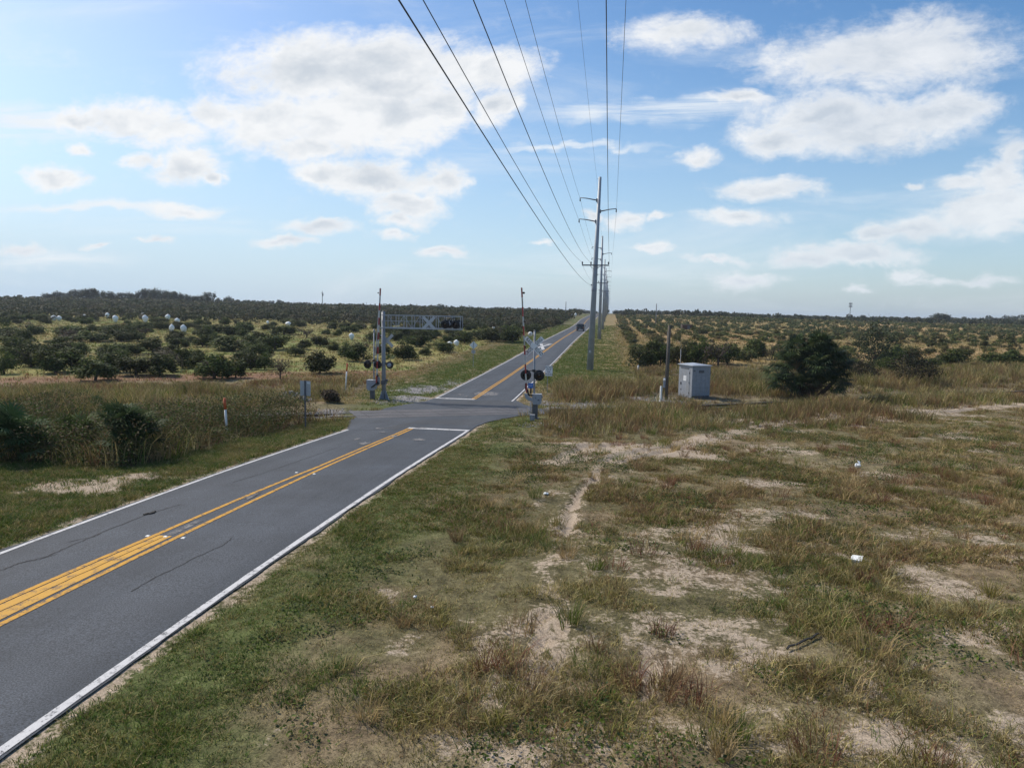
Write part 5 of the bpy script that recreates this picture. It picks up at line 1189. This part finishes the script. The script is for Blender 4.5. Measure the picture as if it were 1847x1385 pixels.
# ------------------------------------------------------------------ grass and weeds
PAL = {'green': (.100,.145,.026), 'olive': (.185,.165,.045), 'straw': (.40,.31,.14), 'brown': (.220,.155,.075), 'red': (.210,.110,.060), 'deep': (.052,.082,.018), 'pale': (.36,.31,.16)}
PALA = np.array(list(PAL.values())); PK = {k: i for i, k in enumerate(PAL)}
def grass_object(name, label, pts, H, K, W, col, spread, lean=.45, seed=0, cat='grass', jit=.25):
    """tufts of bent tapering blades; pts (n,2), H tuft height, K blades to a tuft, W blade width"""
    rs = np.random.default_rng(seed); n = len(pts)
    if n == 0: return
    t = np.repeat(np.arange(n), K); m = len(t); hh = H[t]*rs.uniform(.45, 1.15, m); a = rs.uniform(0, 6.283, m); rad = spread[t]*np.sqrt(rs.uniform(0, 1, m))
    x = pts[t, 0]+rad*np.cos(a); y = pts[t, 1]+rad*np.sin(a); z = gz(x, y)-.02
    la = a+rs.normal(0, .9, m); ln = lean*rs.uniform(.25, 1.5, m)*hh; dx, dy = np.cos(la), np.sin(la); fa = rs.uniform(0, 6.283, m); sx, sy = np.cos(fa), np.sin(fa)
    w = W[t]*rs.uniform(.6, 1.4, m)*.5
    def ring(f, g, ws): return np.stack([np.stack([x+dx*ln*g-sx*w*ws, y+dy*ln*g-sy*w*ws, z+hh*f], 1), np.stack([x+dx*ln*g+sx*w*ws, y+dy*ln*g+sy*w*ws, z+hh*f], 1)], 1)
    V = np.concatenate([ring(0, 0, 1), ring(.55, .35, .8), ring(1-.25*lean, 1.0, .12)], 1).reshape(-1, 3)
    b = np.arange(m)[:, None]*6; F = np.concatenate([b+np.array([0, 1, 3, 2]), b+np.array([2, 3, 5, 4])], 1).reshape(-1, 4)
    c = col[t]*rs.uniform(1-jit, 1+jit, (m, 1)); dry = rs.uniform(0, 1, m) < .10; c[dry] = np.array(PAL['straw'])*rs.uniform(.7, 1.1, (dry.sum(), 1))
    tag(link(name, np_mesh(name, V, F, M['grass'], np.repeat(c, 6, 0))), label, cat, kind='stuff')
def scatter(n, x0, x1, y0, y1, seed, fov=True):
    rs = np.random.default_rng(seed); x = rs.uniform(x0, x1, n); y = rs.uniform(y0, y1, n)
    if fov:
        az = np.degrees(np.arctan2(x, np.maximum(y, .1))); ok = (az > -50-60/np.maximum(y, 1)) & (az < 35+120/np.maximum(y, 1)); x, y = x[ok], y[ok]
    return x, y, rs
def pick(rs, w):
    """palette index per point from weights dict of arrays"""
    ks = list(w); A = np.stack([np.broadcast_to(w[k], w[ks[0]].shape if hasattr(w[ks[0]], 'shape') else ()) for k in ks], 1); A = A/A.sum(1, keepdims=True); c = A.cumsum(1); u = rs.uniform(0, 1, (len(A), 1))
    return PALA[[PK[k] for k in ks]][(u > c).sum(1).clip(0, len(ks)-1)]
def in_poly(x, y, poly):
    c = np.zeros(len(x), bool)
    for (x0, y0), (x1, y1) in zip(poly, poly[1:]+poly[:1]):
        c ^= ((y0 > y) != (y1 > y)) & (x < (x1-x0)*(y-y0)/((y1-y0) if y1 != y0 else 1e-9)+x0)
    return c
def off_road(x, y, m=.0):
    dr = np.abs(x-XC)-3.27; s, n = rail_sn(x, y)
    ap = in_poly(x, y, apron)
    return (dr > m) & ~ap & ~((np.abs(n) < 1.7) & (s > -17) & (s < 12.5))
def foreground():
    # the scrubby field at right: thin where the sand shows
    for band, (y0, y1, n, K, wmul) in enumerate([(6, 17, 36000, 20, 1.25), (17, 30, 60000, 15, 1.8), (30, 72, 100000, 9, 2.5)]):
        x, y, rs = scatter(int(n*(1.5 if band == 2 else 1)), XC+2.5, 14+y1*.78, y0, y1, 60+band); dr, s, nn, verge, bn, bf, gr = zones(x, y); sa = sand_amt(x, y)
        cl = fbm(x, y, 1.5, 4, 120); big = fbm(x, y, 6, 3, 121); p = np.clip(1.2-1.15*sa, .16, 1)*(.40+.9*sstep(.36, .6, cl)); p = np.where(dr < 2.2, np.maximum(p, .9), p)
        ok = off_road(x, y, .10) & (nn < -1.6) & (bn < .5) & (rs.uniform(0, 1, len(x)) > track_amt(x, y)*.9) & (rs.uniform(0, 1, len(x)) < p) & (rut_depth(x, y) > -.015); x, y, verge, cl, big, dr = x[ok], y[ok], verge[ok], cl[ok], big[ok], dr[ok]
        c2 = fbm(x, y, 3.0, 4, 122); gw = np.clip(verge*1.7+sstep(.50, .62, c2)*1.0, .14, 3)
        col = pick(rs, {'green': gw, 'olive': .95+0*gw, 'straw': .80*(1-verge*.6)*(.45+sstep(.4, .6, big)), 'pale': .34*(1-verge*.6)+0*gw, 'brown': .48*(1-verge*.6)+0*gw, 'red': .16*(1-verge)+.02, 'deep': .35*sstep(.55, .66, c2)+.02})
        H = (.055+.13*sstep(.42, .68, cl))*rs.uniform(.6, 1.5, len(x)); H = np.where(verge > .6, .05+H*.5, H); tall = (rs.uniform(0, 1, len(x)) < .045) & (verge < .3); H[tall] *= 2.2
        grass_object('field_grass', 'mixed green and straw scrub grass with sand between', np.stack([x, y], 1), H, K, np.full(len(x), .0085*wmul), col, .08+.13*rs.uniform(0, 1, len(x)), .85, 600+band, jit=.42)
    # taller bunch-grass clumps standing out of it
    x, y, rs = scatter(3000, XC+6, 50, 7, 46, 77); dr, s, nn, verge, bn, bf, gr = zones(x, y); sa = sand_amt(x, y); cl = fbm(x, y, 3.4, 3, 130)
    ok = (dr > 3.5) & (nn < -8) & (rs.uniform(0, 1, len(x)) < (.10+.6*sstep(.5, .66, cl))) & (sa < .85); x, y = x[ok], y[ok]; k = rs.integers(0, 5, len(x)); col = np.array([PAL['olive'], PAL['brown'], PAL['red'], PAL['straw'], PAL['green']])[k]*rs.uniform(.75, 1.15, (len(x), 1))
    grass_object('bunch_grass', 'taller reddish and olive bunch grass clumps in the scrub', np.stack([x, y], 1), rs.uniform(.3, .62, len(x)), 70, np.full(len(x), .011), col, rs.uniform(.12, .36, len(x)), .7, 640)
    # creeping leafy weeds in dark green mats
    x, y, rs = scatter(60000, XC+4, 48, 7, 44, 78); dr, s, nn, verge, bn, bf, gr = zones(x, y); cl = fbm(x, y, 2.4, 4, 140); ok = (dr > 1.2) & (nn < -8.3) & (cl > .575) & (sand_amt(x, y) < .7); x, y, cl = x[ok], y[ok], cl[ok]; n = len(x)
    per = 7; t = np.repeat(np.arange(n), per); m = len(t); c = np.stack([x[t]+rs.normal(0, .10, m), y[t]+rs.normal(0, .10, m), np.zeros(m)], 1); c[:, 2] = gz(c[:, 0], c[:, 1])+rs.uniform(.02, .22, m)*sstep(.57, .68, cl[t])+.02
    nr = rs.normal(size=(m, 3))*.5+np.array([0, 0, .8]); nr /= np.linalg.norm(nr, axis=1, keepdims=True); sz = np.full(m, .062); V, F = leaf_quads(c, nr, sz, sz*.6, rs)
    col = np.array([PAL['deep'], PAL['green'], (.05, .075, .03)])[rs.integers(0, 3, m)]*rs.uniform(.7, 1.3, (m, 1)); tag(link('leafy_weeds', np_mesh('leafy_weeds', V, F, M['leaf'], np.repeat(col, 4, 0))), 'dark green creeping leafy weeds over the scrub', 'weeds', kind='stuff')
foreground()
def verges():
    x, y, rs = scatter(52000, XC-16, XC-2.8, 9, 48, 80); dr, s, nn, verge, bn, bf, gr = zones(x, y); sa = sand_amt(x, y); ok = off_road(x, y, .12) & (bn < .6) & (nn < -1.5) & (rs.uniform(0, 1, len(x)) < np.clip(1.1-1.15*sa, .06, 1)); x, y = x[ok], y[ok]; c2 = fbm(x, y, 1.8, 4, 150)
    col = pick(rs, {'green': .5+1.4*sstep(.45, .6, c2), 'olive': .5+0*c2, 'deep': .5*sstep(.5, .62, c2)+.05, 'straw': .14+0*c2, 'brown': .25+0*c2})
    grass_object('verge_grass', 'short green verge grass left of the road', np.stack([x, y], 1), rs.uniform(.07, .20, len(x)), 20, np.full(len(x), .013), col, np.full(len(x), .14), .8, 650)
    x, y, rs = scatter(140000, XC-22, 8, 46, 260, 81); dr, s, nn, verge, bn, bf, gr = zones(x, y); ok = off_road(x, y, .15) & ((verge > .25) | ((gr < .5) & (bf < .5)) | ((x > XC) & (x < 7) & (y > 66))) & (nn > 1.6) & (rs.uniform(0, 1, len(x)) < np.clip(1.6-y/120, .22, 1)*np.clip(1.15-1.3*np.maximum(sand_amt(x, y), grav_amt(x, y)), .04, 1)); x, y, verge = x[ok], y[ok], verge[ok]; c2 = fbm(x, y, 4, 4, 151)
    col = pick(rs, {'green': .06+verge*(2.2+4*sstep(.36, .5, c2)), 'olive': .5-.1*verge, 'straw': 1.1*(1-verge)+.06, 'pale': .5*(1-verge), 'red': .5*(1-verge)*sstep(.5, .6, c2), 'deep': .35*sstep(.5, .65, c2)*verge+.02})
    grass_object('far_verge_grass', 'mown green grass on both verges beyond the crossing', np.stack([x, y], 1), rs.uniform(.08, .22, len(x)), 9, .02+.0002*y, col, np.full(len(x), .22), .8, 651)
verges()
def belts():
    x, y, rs = scatter(150000, -85, 95, 14, 125, 90); dr, s, nn, verge, bn, bf, gr = zones(x, y); lush = fbm(x, y, 4.5, 4, 160); hi = fbm(x, y, 2.6, 4, 161); on = (np.abs(nn) <= 2.9)*1.0; b = np.maximum(np.maximum(bn, bf), on)
    shed = (((x-7.4)/2.3)**2+((y-59.2)/1.9)**2 < 1) | (((x-4.3)/1.6)**2+((y-58.2)/1.3)**2 < 1)
    far = np.clip(1.5-y/75, .35, 1); ok = (b > .35) & off_road(x, y, 1.2) & ~shed & (rs.uniform(0, 1, len(x)) < far*(1.1-grav_amt(x, y))*(.45+.8*sstep(.35, .6, hi)));     x, y, nn, lush, hi, bn, dr = x[ok], y[ok], nn[ok], lush[ok], hi[ok], bn[ok], dr[ok]; left = x < XC
    col = pick(rs, {'brown': 1.0+1.5*(1-sstep(.40, .54, lush)), 'olive': .65+.3*left, 'straw': .22+.35*sstep(.5, .65, hi)*~left+.15*(nn > 18), 'green': np.where(left & (nn < 0), .6, .15+.7*sstep(.55, .68, lush)), 'red': .9*(1-sstep(.36, .50, lush))+.05+1.6*sstep(18, 24, nn)*left, 'deep': np.where(left & (nn < 0), .7, .12), 'pale': .28+0*lush})
    H = (.42+.62*sstep(.36, .64, hi))*rs.uniform(.7, 1.3, len(x)); H = np.where(left & (nn < -2), H*1.55, H); H = np.where(~left & (nn < -8), H*.7, H); H = np.where(~left & (nn > 5), H*1.3, H); H = np.where((np.abs(nn) < 2) & (x < 3), H*.6, H); H = np.where(dr < 3, H*.6, H); H = H*(1-.45*sstep(12, 24, nn)); H = np.where((nn > 0) & (nn < 5), H*.6, H)
    grass_object('tall_grass', 'tall brown and straw grass belts along the railway', np.stack([x, y], 1), H, 12, .015+.0003*y, col*(.62+.75*fbm(x, y, 3.5, 4, 166))[:, None], .2+.25*rs.uniform(0, 1, len(x)), .5, 660)
    # leafy undergrowth in the near-left weeds
    x, y, rs = scatter(46000, -60, XC-5.5, 20, 42, 91); dr, s, nn, verge, bn, bf, gr = zones(x, y); hi = fbm(x, y, 2.2, 4, 163); ok = (bn > .4) & (hi > .36) & (dr > 2.6); x, y, hi = x[ok], y[ok], hi[ok]; n = len(x); per = 12; t = np.repeat(np.arange(n), per); m = len(t)
    hh = (.6+1.25*sstep(.42, .66, hi))[t]; c = np.stack([x[t]+rs.normal(0, .25, m), y[t]+rs.normal(0, .25, m), np.zeros(m)], 1); c[:, 2] = gz(c[:, 0], c[:, 1])+hh*rs.uniform(.05, 1, m)
    nr = rs.normal(size=(m, 3))*.6+np.array([0, 0, .5]); nr /= np.linalg.norm(nr, axis=1, keepdims=True); sz = np.full(m, .10); V, F = leaf_quads(c, nr, sz, sz*.55, rs)
    col = np.array([PAL['deep'], (.060, .072, .024), (.105, .092, .04), (.10, .072, .042)])[rs.integers(0, 4, m)]*rs.uniform(.7, 1.3, (m, 1)); tag(link('weed_thicket', np_mesh('weed_thicket', V, F, M['leaf'], np.repeat(col, 4, 0))), 'leafy dark weed thicket between the left verge and the rails', 'weeds', kind='stuff')
belts()
def meadows():
    x, y, rs = scatter(90000, -175, 150, 40, 300, 95); dr, s, nn, verge, bn, bf, gr = zones(x, y); c2 = fbm(x, y, 9, 4, 170); ok = ((gr > .3) | ((x < XC-11) & (nn > 19) & (nn < 36))) & (verge < .6) & (dr > 2) & (rs.uniform(0, 1, len(x)) < np.clip(1.4-y/190, .18, 1)); x, y, c2, nn = x[ok], y[ok], c2[ok], nn[ok]; left = x < XC; red = (nn < 35) & left
    col = pick(rs, {'olive': np.where(left, 1.0, .45), 'green': np.where(left, 1.5*sstep(.45, .6, c2)+.1, .1), 'straw': np.where(left, .35, 1.2), 'pale': np.where(left, .3, .8), 'brown': .3+0*c2, 'red': np.where(red, 1.8, .10)})
    grass_object('meadow_grass', 'yellow-green and straw meadow grass between the grove trees', np.stack([x, y], 1), rs.uniform(.18, .5, len(x))*np.where(left, .9, 1.25), 9, .03+.00045*y, col, .3+.4*rs.uniform(0, 1, len(x)), .7, 670)
meadows()

# ------------------------------------------------------------------ air
def haze():
    m = bpy.data.materials.new('haze_air'); m.use_nodes = True; nt = m.node_tree; nt.nodes.clear()
    o = nt.nodes.new('ShaderNodeOutputMaterial'); v = nt.nodes.new('ShaderNodeVolumePrincipled'); v.inputs['Color'].default_value = (.78, .88, 1.0, 1); v.inputs['Density'].default_value = HAZE; v.inputs['Anisotropy'].default_value = .2
    nt.links.new(v.outputs[0], o.inputs['Volume'])
    b = MB(); b.box((0, 3150, 14.5), (5600, 6900, 39)); o = b.build('haze', m); tag(o, 'thin pale air softening the distance', 'haze', kind='stuff')
HAZE = .00015
haze()
